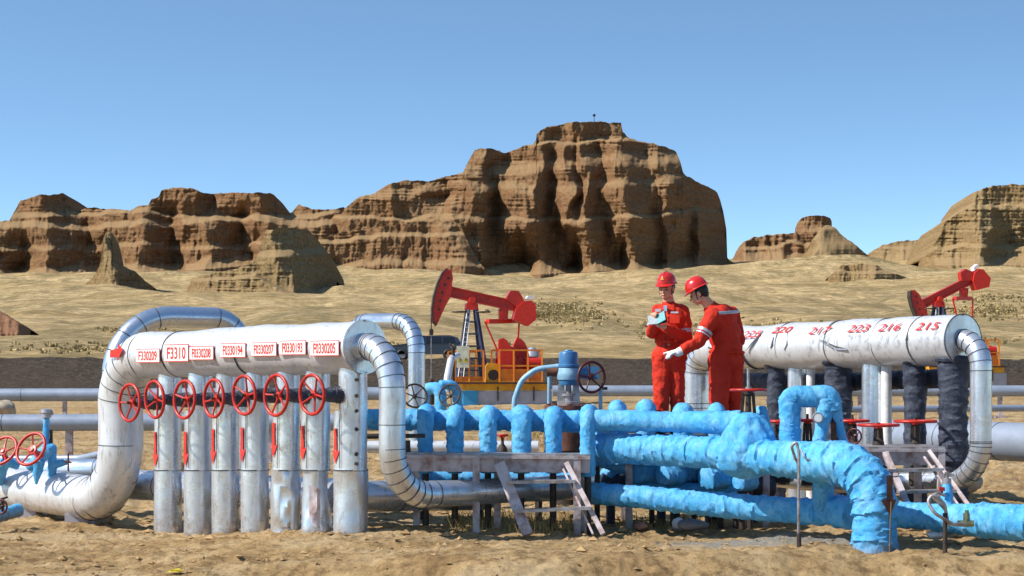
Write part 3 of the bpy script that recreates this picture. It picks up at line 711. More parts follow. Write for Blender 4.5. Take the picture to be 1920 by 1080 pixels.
# end face: recessed ring round the outlet
b = MB(); b.lathe(H1(-.004), -D1*-1, [(0, R1+.004), (.012, R1+.006), (.014, R1-.01), (.006, .15), (-.03, .145)], 48, 0, False)
b.torus(H1(-.008), D1, R1+.001, .006, 48, 6, 1)
b.build('end_cap', [M['galv'], M['seam']], lm)
b = MB(); oz = EYE-(930-HY)/F*18.09
q0 = H1(-.44); q1 = Vector((q0.x, q0.y, oz)); q2 = P(1128, 911, 20.2)
jacket(b, [H1(.02), q0, q1, q2], .131, [.40, .46], 36, bands=[.13, 1.05, 2.1], step=.05, dent=.006, turn_bands=.085, seed=5)
b.build('outlet_pipe', [M['galv'], M['seam']], lm)
cen = [315, 372, 423, 478, 537, 592, 657]; wid = [50, 52, 50, 51, 51, 53, 62]; wpx = [(243, 755), (290, 749), (346, 749), (401, 747), (458, 741), (518, 741), (585, 740)]
arx = [293, 351, 404, 460, 514, 576, 634]; ary = [843, 842, 837, 834, 825, 831, 836]
for i in range(7):
    t = t1(cen[i]); p = H1(t); s = F/p.y; r = wid[i]/2/s*1.04
    zs = EYE-(881-HY)/s; zb = EYE-(1003-HY)/s-.05; zt = p.z-R1*.7
    b = MB()
    dn = .004 if i < 4 else (.035 if i in (4, 5) else .012)
    c = Vector((p.x, p.y, 0))
    jacket(b, [c+Z3*zb, c+Z3*(zs+.01)], r, .1, 32, step=.03, dent=dn, seed=20+i)
    jacket(b, [c+Z3*zs+D1*r*.24, c+Z3*zt+D1*r*.24], r*.84, .1, 30, step=.04, dent=.004, seed=30+i)
    jacket(b, [c+Z3*(zs-.005)-D1*r*.3+N1*.03, c+Z3*(EYE-(770-HY)/s)-D1*r*.3+N1*.03], r*.66, .1, 26, step=.04, dent=.004, seed=40+i)
    b.cyl(c+Z3*(zs-.006), c+Z3*(zs+.007), r+.006, None, 32, 1)
    b.beam(c+Z3*(zs+.02)+N1*(r*.93)+D1*.03, c+Z3*(EYE-(775-HY)/s)+N1*(r*.90)+D1*.03, .004, .004, 1, up=N1)
    leg = b.build('leg', [M['galv'], M['seam']], lm)
    # arrow painted on the lit side of the upper jacket
    zc = EYE-(ary[i]-HY)/s; hgt = 66/s; rr = r*.66+.012; ac = c-D1*r*.3+N1*.03
    a0 = math.atan2(-.70, -.71)
    arrow_mesh('flow_arrow', lambda u, v, ac=ac, rr=rr, zc=zc, a0=a0: Vector((ac.x+rr*math.cos(a0+u/rr), ac.y+rr*math.sin(a0+u/rr), zc+v)), .105, hgt, M["redpaint"], leg)
    if i == 6:
        for q in range(6): 
            k = MB(); zz = EYE-((712, 742, 770, 804, 850, 868)[q]-HY)/s; k.box(c+Vector((.05+r*.16, -r*1.02, zz)), (.035, .03, .03), Matrix.Rotation(q*1.3, 3, 'Y'))
            k.build('strap_clip', M['iron'], leg)
    if i in (4, 5):
        k = MB(); rows = []
        for u in range(9):
            z_ = zb+.12+.42*u/8
            rows.append([tuple(c+Vector((math.cos(a_)*(r+.006+o_), math.sin(a_)*(r+.006+o_), z_+.03*math.sin(u*1.7+j)))) for j, (a_, o_) in enumerate(((-1.9, .0), (-1.65, .012+.02*math.sin(u*.8)), (-1.4, .035+.015*math.cos(u*1.3)), (-1.2, .07*(u/8) if i == 4 else .02)))])
        k.grid(np.array(rows)); k.build('peeled_sheet', M['alu'] if i == 4 else M['rustpaint'], leg)
    # black lagged bonnet out to the handwheel
    wx, wy = wpx[i]; k = (wx-CX)/F
    tt = (k*p.y-p.x)/(N1.x-k*N1.y); wc = Vector((p.x, p.y, 0))+N1*tt; wc.z = EYE-(wy-HY)/F*wc.y
    b = MB(); st = Vector((p.x, p.y, wc.z-.01)); wrap(b, [st+N1*.05, wc-N1*.09], [.085, .08, .07, .05], .1, 22, .014, 60+i, .12, .07)
    b.build('lagged_bonnet', M['black'], lm)
    b = MB(); b.cyl(wc-N1*.12, wc+N1*.035, .014, None, 10); b.lathe(wc-N1*.13, N1, [(0, .05), (.03, .045), (.05, .022), (.1, .02)], 14); b.build('valve_stem', M['iron'], lm)
    hand_wheel(lm, wc, N1+Vector(((.05, -.03, .02, -.06, .03, 0, .04)[i], 0, (.03, -.04, .05, .02, -.03, .04, -.02)[i])), (715, 709, 708, 706, 699, 697, 697)[i] and (wpx[i][1]-(715, 709, 708, 706, 699, 697, 697)[i]-2)/F*wc.y-.022, M['red'], 5, .0175, .036, rot=i*.5)
# collector behind the legs and stub towards the platform
b = MB(); s0 = P(236, 908, 22.7); s1 = P(640, 930, 19.35); jacket(b, [s0, s1], .18, .3, 32, bands=[.9, 1.9, 3.2], step=.2); b.build('collector_pipe', [M['galv'], M['seam']], lm)
b = MB(); jacket(b, [P(668, 931, 18.75), P(915, 928, 19.75)], .158, .3, 32, bands=[.5], step=.2); b.build('cross_pipe', [M['galv'], M['seam']], lm)
b = MB(); wrap(b, [P(255, 751, 21.7)+N1*-.0, P(655, 745, 18.75)], .045, .1, 18, .05, 77, .2, .09); b.build('lagged_line', M['black'], lm)
# number boards hung on the front of the header
for txt, x0, x1, yc, hp, sz in (('F330209', 256, 300, 667, 26, 1), ('F3310', 309, 354, 662, 33, 1.35), ('F0330208', 356, 401, 662, 26, 1), ('F0330194', 414, 461, 657, 27, 1), ('F0330207', 472, 519, 655, 26, 1), ('F0330193', 525, 574, 652, 27, 1), ('F0330205', 583, 636, 653, 29, 1)):
    ta = t1(x0+18); tb = t1(x1+18)   # on the front of the header, which stands left of its axis
    k0 = (x0-CX)/F; k1 = (x1-CX)/F
    def hit(k):
        o = E1+N1*(R1+.012); return (o.x-k*o.y)/(D1.x-k*D1.y)
    ta = hit(k0); tb = hit(k1); tc_ = (ta+tb)/2; L = ta-tb
    c = H1(tc_)+N1*(R1+.014); s = F/c.y; c.z = EYE-(yc-HY)/s; h = hp/s
    b = MB(); b.box(c, (L, .008, h), Matrix((D1, N1*-1, Z3)).transposed()); b.box(c+N1*.003, (L*.985, .006, h*.9), Matrix((D1, N1*-1, Z3)).transposed(), 1)
    pl_ = b.build('number_board', [M['redpaint'], M['board']], lm, False)
    text_mesh('board_number', txt, lambda u, v, c=c: c+D1*u+Z3*v+N1*.0085, h*.92, M['redpaint'], pl_, wide=L*.94/(h*.92)/(len(txt)*.585), bold=.018)
# red arrow on the elbow
k = (222-CX)/F; o = E1+N1*R1; ta = (o.x-k*o.y)/(D1.x-k*D1.y)
ac = H1(ta)+N1*(R1+.03); ac.z = EYE-(662-HY)/F*ac.y
b = MB(); pts = [(-.13, -.035), (.04, -.05), (.04, -.09), (.15, .02), (.05, .10), (.05, .05), (-.13, .045)]
b.prism([ac+D1*x*1.0+Z3*(z+.12*x) for x, z in pts], N1*.006); b.build('elbow_arrow', M['redpaint'], lm, False)
# saddle blocks carrying the ground run
for px in (60, 150):
    k = (px-CX)/F; tt = (pb.x-k*pb.y)/(D1.x-k*D1.y); q = pb-D1*tt; q.z = 0; g = gz(q.x, q.y); b = MB()
    b.box((q.x, q.y, g+.0), (.3, .3, .3)); b.build('saddle_block', M['concrete'], lm, False)

# ------------------------------------------------------------------ right manifold
T2 = math.radians(58); D2 = Vector((math.cos(T2), -math.sin(T2), 0)); N2 = Vector((-math.sin(T2), -math.cos(T2), 0))
E2 = P(1804, 637, 20.0); R2 = .272
def t2(px, off=Vector((0, 0, 0))):
    k = (px-CX)/F; o = E2+off; return (o.x-k*o.y)/(D2.x-k*D2.y)
def H2(t): p = E2-D2*t; p.z = E2.z-.012*t; return p
def S2(t, a, e=.004):
    "point on the header's skin; a = angle up from the side that faces the camera"
    return H2(t)+N2*math.cos(a)*(R2+e)+Z3*math.sin(a)*(R2+e)
def t2s(px, a):
    return t2(px, N2*math.cos(a)*R2)
rm = thing('dented_manifold', P(1720, 890, 21.0), 'dented white insulated manifold at the right on black wrapped legs, painted with red numbers', 'pipe manifold')
tl = t2(1330)
b = MB(); jacket(b, [H2(0), H2(tl)], [R2, R2+.004, R2, R2+.01, R2-.006, R2+.012, R2-.01, R2, R2-.02], .3, 48, bands=[.55, 1.12, 1.9, 2.75, 3.4], step=.05, dent=.016, seed=11)
b.build('header_pipe', [M['white'], M['seam']], rm)
b = MB(); b.lathe(H2(-.002), D2, [(0, R2+.008), (.014, R2+.008), (.016, R2-.012), (.0, .14), (-.05, .135)], 48, 0, False); b.torus(H2(-.012), D2, R2+.002, .008, 48, 6, 1); b.build('end_cap', [M['galv'], M['seam']], rm)
b = MB(); tc2 = t2(1307); jacket(b, [H2(tl-.2), H2(tc2), Vector((H2(tc2).x, H2(tc2).y, -.1))], .17, .34, 32, step=.05, turn_bands=.07, seed=13, bands=[1.0, 1.06, 1.12, 1.18, 1.26]); b.build('inlet_elbow', [M['galv'], M['seam']], rm)
q0 = H2(-.27); zb = EYE-(899-HY)/F*q0.y; q1 = Vector((q0.x, q0.y, zb)); q2 = P(1690, 906, 20.6); q3 = P(1440, 902, 21.0)
b = MB(); jacket(b, [H2(.02), q0, q1, q2, q3], [.115]*9+[.1, .05], [.36, .42, .1], 36, bands=[.5, 1.25, 1.3, 2.2, 3.0, 3.15, 3.3, 3.42], step=.045, dent=.004, turn_bands=.075, seed=15)
b.build('outlet_pipe', [M['galv'], M['seam']], rm)
# painted numbers, the faded grey repeats under them and the torn jacket
for txt, px, y, in (('225', 1411, 628), ('220', 1467, 620), ('217', 1537, 621), ('223', 1611, 617), ('216', 1669, 615), ('215', 1740, 613)):
    a = math.radians(38); t = t2s(px, a); s = F/S2(t, a).y; az = (H2(t).z-(EYE-(y-HY)/s)); a = math.asin(max(-.9, min(.9, -az/R2)))
    t = t2s(px, a); w = 40/s
    text_mesh('painted_number', txt, lambda u, v, t=t, a=a: S2(t-u, a+v/R2, .020), .125, M['redpaint'], rm, shear=.2, wide=1.85, bold=.012)
gm = NT('faded_grey_paint'); gm.base((.33, .35, .38, 1)); gm.b.inputs['Alpha'].default_value = .0
gm.link(gm.ramp(gm.noise(16, 6, .7), [(.42, 0.), (.6, .55)]), gm.b.inputs['Alpha']); gm.set(.6); M['ghost'] = gm.mat
for txt, px in (('217', 1535), ('223', 1607), ('216', 1664), ('215', 1738)):
    a = math.radians(4); t = t2s(px, a); text_mesh('faded_number', txt, lambda u, v, t=t, a=a: S2(t-u, a+v/R2, .016), .24, M['ghost'], rm, shear=.1, wide=1.15, bold=.02)
def gash(pts, w):
    b = MB(); n = len(pts); L = []
    for i, (px, py) in enumerate(pts):
        a = 0.3
        for _ in range(6):
            t = t2s(px, a); p = S2(t, a, 0); z = EYE-(py-HY)/F*p.y; a = math.asin(max(-.98, min(.98, (z-H2(t).z)/R2)))
        k = math.sin(PI*(i+.15)/(n-.7))
        L.append((t, a, w*k))
    for i in range(n-1):
        (ta, aa, wa), (tb, ab, wb) = L[i], L[i+1]
        b.add([S2(ta+wa*.7, aa+wa/R2, .012), S2(tb+wb*.7, ab+wb/R2, .012), S2(tb-wb*.7, ab-wb/R2, .014), S2(ta-wa*.7, aa-wa/R2, .014)], [(0, 1, 2, 3)])
    b.build('jacket_tear', M['seam'], rm, False)
    f = MB()
    for i in range(n-1):
        (ta, aa, wa), (tb, ab, wb) = L[i], L[i+1]
        f.add([S2(ta-wa*.7, aa-wa/R2, .006), S2(tb-wb*.7, ab-wb/R2, .006), S2(tb-wb*2, ab-wb*2.2/R2, .03), S2(ta-wa*2, aa-wa*2.2/R2, .03)], [(0, 1, 2, 3)])
    f.build('jacket_flap', M['galv'], rm, False)
gash([(1400, 657), (1410, 645), (1420, 634), (1432, 622)], .009)
gash([(1446, 652), (1449, 643), (1452, 632)], .012)
gash([(1472, 655), (1476, 640), (1479, 622)], .014)
gash([(1538, 637), (1552, 643), (1568, 650), (1590, 654)], .014)
gash([(1552, 640), (1560, 648), (1567, 657)], .010)
for px, w, kind, y1 in ((1455, 34, 'k', 860), (1494, 34, 'g', 850), (1520, 16, 'w', 850), (1572, 50, 'k', 860), (1639, 46, 'a', 860), (1662, 20, 'w', 860), (1716, 42, 'k', 870), (1788, 54, 'k', 885)):
    t = t2(px); p = H2(t); s = F/p.y; r = w/2/s; c = Vector((p.x, p.y, 0))
    zt = p.z-R2*.75; zb = min(EYE-(y1-HY)/s, .4)-.5
    b = MB()
    if kind == 'k':
        wrap(b, [c+Z3*zb, c+Z3*(zt-.02)], [r*1.0, r*1.05, r*.94, r*1.02], .1, 26, .016, int(px), .13, .15)
        b.torus(c+Z3*(zt-.0), Z3, r*1.05, .04, 20, 8); lab = 'wrapped_leg'; m_ = M['black']
        w_ = b.build(lab, m_, rm, noise=(.012, 9, int(px)))
    else:
        jacket(b, [c+Z3*zb, c+Z3*zt], r, .1, 28, step=.2, bands=[.7]); m_ = {'g': M['galv'], 'a': M['alu'], 'w': M['board']}[kind]
        w_ = b.build('metal_leg' if kind != 'w' else 'pale_leg', [m_, M['seam']], rm)
# black lagged run behind the legs
b = MB(); o = Vector((.25, .45, 0)); wrap(b, [P(1400, 716, H2(t2(1400)).y+.5), P(1500, 718, H2(t2(1500)).y+.4), P(1600, 716, H2(t2(1600)).y+.4), P(1800, 708, H2(t2(1800)).y+.4), P(1818, 708, H2(t2(1800)).y+.3)], .105, .2, 24, .03, 99, .22, .16); b.build('lagged_line', M['black'], rm)
# upright valves with flat red handwheels
for px, y, R, top, bot, Y in ((1462, 790, 22, 780, 850, 20.9), (1514, 788, 22, 776, 850, 20.4), (1598, 789, 30, 778, 850, 19.9), (1647, 797, 37, 792, 848, 19.4), (1716, 790, 38, 784, 850, 20.0)):
    c = P(px, y, Y); s = F/Y
    b = MB(); zb = EYE-(bot-HY)/s-.35
    b.lathe((c.x, c.y, zb), Z3, [(0, .07), (.16, .07), (.18, .10), (.20, .10), (.22, .06), (.35, .05), (.40, .065), (.46, .06), (.5, .02), (c.z-zb+(y-top)/s, .014)], 16)
    for sx in (-1, 1): b.beam((c.x+sx*.05, c.y, zb+.3), (c.x+sx*.03, c.y, c.z-.03), .018, .03)
    b.build('gate_valve', M['iron'], rm)
    hand_wheel(rm, c, Z3, R/s, M['red'], 5, .016, .04, dish=.015)

# ------------------------------------------------------------------ blue wrapped pipes
wm = thing('wrapped_manifold', P(950, 960, 19.4), 'bright blue cloth wrapped manifold with a row of short bent drops behind the low platform', 'wrapped pipes')
b = MB(); wrap(b, [P(690, 786, 19.75), P(1105, 790, 19.6)], .108, .2, 30, .02, 1, .10, .16); b.build('wrapped_header', M['blue'], wm)
for i, (x, w, yt, yb) in enumerate(((798, 34, 757, 884), (853, 37, 759, 884), (915, 38, 759, 884), (977, 42, 758, 884), (1037, 37, 760, 884), (1102, 34, 757, 890))):
    Y = 19.22 if i < 5 else 18.95; s = F/Y; r = w/2/s*.86
    b = MB(); b.cyl(P(x, yb-5, Y), (P(x, yb, Y).x, Y, -.1), .035, None, 10, 1); wrap(b, [P(x+5, yt+w/2, 19.62), P(x, yt+w/2, Y), P(x, yb, Y)], [r*1.02, r*1.05, r, r*.97, r], .11, 28, .014, 120+i, .09, .085); b.build('wrapped_drop', [M['blue'], M['iron']], wm)
b = MB(); wrap(b, [P(1100, 788, 19.05), P(1250, 791, 18.8), P(1392, 791, 18.3)], [.108, .10, .115], .2, 30, .016, 7, .08, .17); b.build('wrapped_branch', M['blue'], wm)
for i, (x, yt, w) in enumerate(((1156, 751, 32), (1209, 749, 36), (1279, 755, 36), (1343, 755, 32))):
    Y = 19.5; s = F/Y; r = w/2/s
    b = MB(); wrap(b, [P(x+3, yt+w/2, 19.9), P(x, yt+w/2, Y), P(x+2, 870, Y)], r, .12, 24, .018, 150+i, .12, .1); b.build('rear_drop', M['blue'], wm)
b = MB(); wrap(b, [P(1120, 800, 20.35), P(1420, 806, 20.3)], .07, .2, 20, .03, 17, .1, .16); b.build('rear_header', M['blue'], wm)

wp = thing('wrapped_main_pipe', P(1641, 1033, 17.05), 'thick blue wrapped pipe carrying a draped valve and turning down into the ground', 'wrapped pipes')
b = MB(); wrap(b, [P(1112, 838, 19.25), P(1300, 848, 18.55), P(1641, 872, 17.08), P(1641, 1042, 17.05)], [.142, .145, .148, .15, .155, .16, .185, .2, .195, .2], [.3, .42], 40, .015, 5, .045, .14); b.build('wrapped_pipe', M['blue'], wp)
# cloth draped over a valve
Y = 18.15; s = F/Y; prof = [(897, 14), (892, 34), (880, 50), (862, 58), (840, 58), (822, 50), (805, 42), (790, 33), (780, 25), (774, 14)]
rows = []; n = 56; cxp = 1402
pp = np.interp(np.linspace(0, 9, 50), range(10), [p[0] for p in prof]); rr_ = np.interp(np.linspace(0, 9, 50), range(10), [p[1] for p in prof])
for k in range(50):
    a = np.arange(n)/n*2*PI; lean = (pp[k]-840)*-.06
    fold = 1+.05*np.sin(a*9+np.sin(k*.15)*1.2)*(.4+.6*min(1, k/20))+.05*fbm(np.cos(a)*2, np.sin(a)*2, k*.09, 3, 4)+.03*fbm(np.cos(a)*6, np.sin(a)*6, k*.25, 2, 6)
    r = rr_[k]*fold/s; c = P(cxp+lean-(pp[k] > 830)*4*0, pp[k], Y)
    rows.append(np.stack([c.x+r*np.cos(a), c.y+r*.8*np.sin(a), c.z+0*a], -1))
b = MB(); b.grid(np.array(rows), 0, True); b.build('valve_cover', M['blue'], wp, noise=(.012, 11, 3))
b = MB(); wrap(b, [P(1432, 830, Y+.1), P(1427, 765, Y+.12)], [.11, .05], .1, 20, .02, 9, .2, .1); b.build('cover_fold', M['blue'], wp)
b = MB(); c = P(1403, 785, Y); b.lathe(c, Z3, [(0, .06), (.03, .07), (.05, .07), (.06, .03), (.22, .026), (.24, .05), (.27, .05), (.275, .02)], 16)
for sx in (-1, 1): b.beam(c+Vector((sx*.065, 0, .03)), c+Vector((sx*.045, 0, .25)), .024, .03)
b.build('valve_yoke', M['iron'], wp)
b = MB(); c = P(1403, 731, Y); b.cyl(c, c+Z3*.03, .03); b.cyl(c, c+Z3*.21, .014); b.build('valve_stem', M['steel'], wp)
hand_wheel(wp, P(1403, 731, Y), Z3, .168, M['red'], 5, .013, .034, dish=.012)
# pipe arch standing on the main
Ya = 17.95; s = F/Ya
b = MB(); wrap(b, [P(1481, 862, Ya), P(1481, 744, Ya), P(1552, 744, Ya), P(1556, 770, Ya)], [.098, .1, .1, .112], [.045, .05], 32, .013, 31, .06, .10); b.build('arch_pipe', M['blue'], wp)
b = MB(); wrap(b, [P(1550, 752, Ya-.02), P(1531, 855, Ya-.1)], [.1, .06, .07], .1, 24, .014, 33, .08, .09); b.build('gauge_leg', M['blue'], wp)
b = MB(); wrap(b, [P(1556, 752, Ya+.04), P(1591, 855, Ya+.02)], [.1, .045, .04], .1, 24, .014, 35, .08, .09); b.build('slanting_leg', M['blue'], wp)
b = MB(); c = P(1563, 815, Ya-.02); b.box(c, (.05, .012, .30)); b.prism([c+Vector((-.075, -.006, .13)), c+Vector((.075, -.006, .13)), c+Vector((0, -.006, .24))], (0, .012, 0)); b.build('up_arrow', M['rust'], wp, False)
b = MB(); c = P(1535, 783, Ya-.14); b.cyl(c+Vector((0, .05, 0)), c+Vector((-.012, -.02, 0)), .05, None, 24); b.torus(c+Vector((-.012, -.022, 0)), (0, 1, 0), .046, .007, 24, 6); g = b.build('pressure_gauge', M['steel'], wp)
b = MB(); b.cyl(c+Vector((-.012, -.023, 0)), c+Vector((-.012, -.026, 0)), .04, None, 24); b.build('gauge_face', M['board'], g)
# sample valve and thin line on top of the pipe
b = MB(); c = P(1552, 858, 17.45); b.cyl(c+Vector((-.09, -.01, -.01)), c+Vector((.05, 0, .01)), .035, None, 14); b.cyl(c+Vector((0, 0, -.06)), c+Vector((0, 0, .08)), .028, None, 12); b.cyl(c+Vector((-.11, -.01, -.01)), c+Vector((-.07, -.01, -.01)), .05, None, 6); b.box(c+Vector((.02, -.03, .05)), (.07, .05, .04))
b.build('sample_valve', mat('brass_green', (.28, .30, .16, 1), (.12, .13, .09, 1), 20, .4, .6), wp)
b = MB(); b.loft(fillet([P(1502, 843, 17.4), P(1508, 860, 17.35), P(1530, 866, 17.35), P(1552, 862, 17.42)], .06, .02), [.009]*len(fillet([P(1502, 843, 17.4), P(1508, 860, 17.35), P(1530, 866, 17.35), P(1552, 862, 17.42)], .06, .02)), 8); b.build('sample_line', M['steel'], wp)
# straps round the wrapping
for px, py, Y, r in ((1424, 853, 18.02, .160), (1512, 862, 17.66, .166)):
    b = MB(); b.torus(P(px, py, Y), (.75, -.65, -.05), r, .005, 36, 6); b.build('strap', M['seam'], wp)
def colpt(u, v): a = math.radians(-90+26)+u/.215; return Vector((P(1641, 900, 17.06).x+.217*math.cos(a), 17.06+.217*math.sin(a), P(1641, 926, 17.06).z+v))
arrow_mesh('down_arrow', colpt, .17, .36, M['rust'], wp)
b = MB(); p0 = P(1671, 940, 16.87); p1 = P(1668, 1036, 16.84); b.cyl(p0, p1, .007, None, 8); b.build('stick', mat('dry_stick', (.16, .11, .05, 1)), wp)
w2 = hand_wheel(None, P(1602, 818, 18.4), (-.55, -.8, 0), .072, M['darkred'], 4, .009, .02)
w2.name = 'small_handwheel'; tag(w2, 'small dark red upright handwheel just behind the bend of the thick blue pipe', 'handwheel')
b = MB(); b.cyl(P(1602, 818, 18.4), P(1590, 830, 18.6), .012); b.cyl(P(1590, 830, 18.6), P(1590, 880, 18.6), .02); b.build('valve_stem', M['iron'], w2)

lp = thing('lower_wrapped_pipe', P(1400, 985, 18.4), 'long low blue cloth wrapped pipe just above the soil running to the right edge', 'wrapped pipes')
b = MB(); wrap(b, [P(1112, 926, 19.15), P(1350, 947, 18.6), P(1500, 958, 18.25), P(1620, 964, 17.85), P(1730, 968, 17.65), P(1780, 972, 17.5), P(1860, 977, 17.25), P(2120, 990, 16.6)], [.105, .11, .118, .122, .122, .12, .125, .165, .175, .17], .4, 36, .016, 41, .07, .15); b.build('wrapped_pipe', M['blue'], lp)
b = MB(); wrap(b, [P(1544, 955, 18.1), P(1544, 885, 17.75)], .1, .1, 26, .016, 43, .06, .11); b.build('wrapped_riser', M['blue'], lp)
b = MB(); wrap(b, [P(1567, 958, 17.98), P(1600, 964, 17.8)], .15, .1, 26, .016, 44, .08, .09); b.build('wrapped_joint', M['blue'], lp)
b = MB(); wrap(b, [P(1775, 965, 17.6), P(1775, 905, 17.65)], [.085, .06, .04], .1, 22, .014, 45, .1, .08); b.build('valve_stub', M['blue'], lp)
b = MB(); c = P(1775, 903, 17.65); b.cyl(c-Z3*.03, c+Z3*.03, .045, None, 12); b.cyl(c, c+Z3*.09, .02, None, 10); b.box(c+Vector((.02, 0, .06)), (.1, .03, .03)); b.build('stub_valve', M['steel'], lp)
b = MB(); c = P(1766, 917, 17.55); b.box(c, (.05, .04, .035)); b.cyl(c-Z3*.06, c+Z3*.02, .012); b.build('red_tap', M['red'], lp)
# gauge post and coiled steel tube in front of it
gp = thing('sample_post', P(1772, 1036, 16.75), 'short steel post with a looped tube before the low blue pipe at far right', 'sample point')
b = MB(); b.cyl(P(1772, 1040, 16.75), P(1772, 962, 16.75), .021, None, 10); b.build('post', M['iron'], gp)
pp_ = fillet([P(1778, 985, 16.8), P(1771, 945, 16.72), P(1750, 925, 16.7), P(1738, 940, 16.7), P(1752, 962, 16.65), P(1788, 984, 16.7), P(1812, 982, 16.75)], .09, .02)
b = MB(); b.loft(pp_, [.016]*len(pp_), 10); b.build('looped_tube', M['steel'], gp)
pp_ = fillet([P(1772, 930, 16.76), P(1758, 922, 16.76), P(1748, 932, 16.76), P(1762, 945, 16.76), P(1774, 958, 16.78)], .06, .02)
b = MB(); b.loft(pp_, [.012]*len(pp_), 10); b.build('inner_tube', M['steel'], gp)
b = MB(); c = P(1812, 975, 16.78); b.box(c, (.05, .05, .12)); b.cyl(c+Vector((-.08, -.02, -.03)), c+Vector((.06, -.02, -.03)), .028, None, 12); b.cyl(c+Vector((0, -.02, -.05)), c+Vector((0, -.02, .09)), .018); b.build('sample_valve', bpy.data.materials['brass_green'], gp)
sp = thing('hooked_post', P(1497, 1022, 17.0), 'thin upright steel rod with a hooked top in front of the blue pipes', 'post')
pp_ = fillet([P(1497, 1028, 17.0), P(1498, 850, 17.0), P(1493, 826, 17.0), P(1484, 838, 17.02), P(1492, 862, 17.05), P(1499, 868, 17.05)], .035, .015)
b = MB(); b.loft(pp_, [.014]*len(pp_), 10); b.build('rod', M['steel'], sp)
b = MB(); b.cyl(P(1498, 1000, 17.0), P(1498, 1030, 17.0), .022, None, 8); b.build('foot', M['iron'], sp)

# wrapped blind ends in the shade below the main pipe
for i, (px, py, r, Y, L, lab) in enumerate(((1150, 890, 18, 19.7, .8, 'blue wrapped pipe end in the shade, leftmost below the thick blue pipe'), (1207, 884, 25, 19.35, .5, 'large blue wrapped blind end second from the left under the thick pipe'), (1256, 894, 22, 19.2, .5, 'low blue wrapped blind end in the middle of the shaded row'), (1285, 888, 20, 19.4, .6, 'blue wrapped blind end set back behind the low middle one'), (1326, 884, 20, 19.5, .6, 'dim blue wrapped pipe end with a paler rim, behind the fourth lump'), (1340, 897, 24, 19.15, .5, 'large blue wrapped blind end right of the middle of the row'), (1401, 908, 17, 18.9, .35, 'small light blue wrapped knob at the tapered tip of the ringed pipe'))):
    b = MB(); s = F/Y; c = P(px, py, Y)
    c = c+Vector((0, .25, 0)); wrap(b, [c+Vector((-.06, 0, 0)), c+Vector((.2*L, .25*L, .01)), c+Vector((.35*L, L, -.02))], [r/s*.9, r/s, r/s*.8], .1, 28, .012, 70+i, .3, .07)
    g = gz(c.x, c.y+L*.8); b.cyl((c.x+.25*L, c.y+L*.6, g-.1), (c.x+.25*L, c.y+L*.6, c.z), .03, None, 8, 1)
    o = b.build('wrapped_pipe_end', [M['blue'], M['iron']], None); tag(o, lab, 'wrapped pipe end', 'wrapped pipe ends in the shade under the thick blue pipe')
b = MB(); wrap(b, [P(1130, 872, 20.2), P(1480, 885, 20.0)], .12, .2, 18, .04, 88, .3, .2)  # added black backdrop, its dark colour stands in for shade behind the pipe ends
for px in (1145, 1240, 1330, 1420): q = P(px, 880, 20.15); b.cyl((q.x, q.y, gz(q.x, q.y)-.1), (q.x, q.y, q.z), .05, None, 8)
tag(b.build('shade_backdrop_pipe', M['black'], None), 'dark backdrop pipe added for shade, on short stands behind the wrapped pipe ends', 'pipe')
b = MB(); wrap(b, [P(1130, 903, 20.0), P(1300, 907, 19.9), P(1450, 915, 19.9)], .11, .2, 18, .04, 89, .3, .2)  # second black backdrop, added low down to darken the gap like shade
tag(b.build('low_shade_backdrop_pipe', M['black'], None), 'dark backdrop pipe added for shade, lying low under the row of wrapped pipe ends', 'pipe')

# ------------------------------------------------------------------ background metal pipes
def pipe_thing(name, pts, r, R, m, label, cat='pipe', supports=(), **k):
    t_ = thing(name, (pts[0].x, pts[0].y, gz(pts[0].x, pts[0].y)), label, cat)
    b = MB(); c = jacket(b, pts, r, R, 28, **k); b.build('pipe', [m, M['seam']], t_)
    for f in supports:
        q = c[int(f*(len(c)-1))]; g = gz(q.x, q.y); s = MB()
        s.box((q.x, q.y, (g+q.z)/2-.1), (.12, .12, max(.05, q.z-g))); s.box((q.x, q.y, g), (.35, .3, .12)); s.build('support', M['rustpaint'], t_, False)
    return t_
pipe_thing('looped_pipe', [P(-170, 882, 26.), P(212, 880, 23.4), P(212, 593, 23.4), P(452, 597, 24.4), P(456, 780, 24.4), P(456, 905, 24.4)], .138, [.3, .75, .42, .1], M['alu'], 'shiny metal pipe arching up behind the left end of the white manifold', turn_bands=.2, bands=[.6, 1.8], step=.06, supports=(.1,))
pipe_thing('looped_pipe', [P(664, 760, 25.8), P(664, 603, 25.8), P(781, 603, 24.6), P(781, 800, 24.6), P(781, 880, 24.6)], .112, [.3, .42, .1], M['alu'], 'slimmer metal pipe arching up behind the right end of the white manifold', turn_bands=.09, step=.05)
pipe_thing('long_pipe', [P(-200, 741, 58), P(300, 740, 58), P(716, 738, 58)], .2, .5, M['greypipe'], 'far grey pipeline crossing the left edge just below the road bank', supports=(.2, .36, .6, .9), bands=[4, 8, 12], step=.6)
pipe_thing('long_pipe', [P(-200, 794, 34), P(185, 792, 34), P(716, 792, 34)], .155, .5, M['greypipe'], 'nearer grey pipeline crossing the left edge above the dug soil', supports=(.15, .4, .8), bands=[2, 4.4, 7], step=.5)
pipe_thing('long_pipe', [P(1036, 733, 56), P(1500, 733, 56), P(2100, 733, 56)], .165, .5, M['greypipe'], 'far grey pipeline running behind the workers to the right edge', supports=(.05, .3, .55, .8), bands=[5, 10, 14], step=.6)
pipe_thing('buried_pipe', [P(1440, 816, 28), P(1760, 822, 24.), P(2150, 840, 20.6)], .235, .5, M['greypipe'], 'large grey metal pipe lying behind the dented manifold at the right edge', bands=[.9, 1.8, 2.7, 3.6, 4.5, 5.6, 6.6, 7.5, 8.5], step=.3, supports=(.5,))
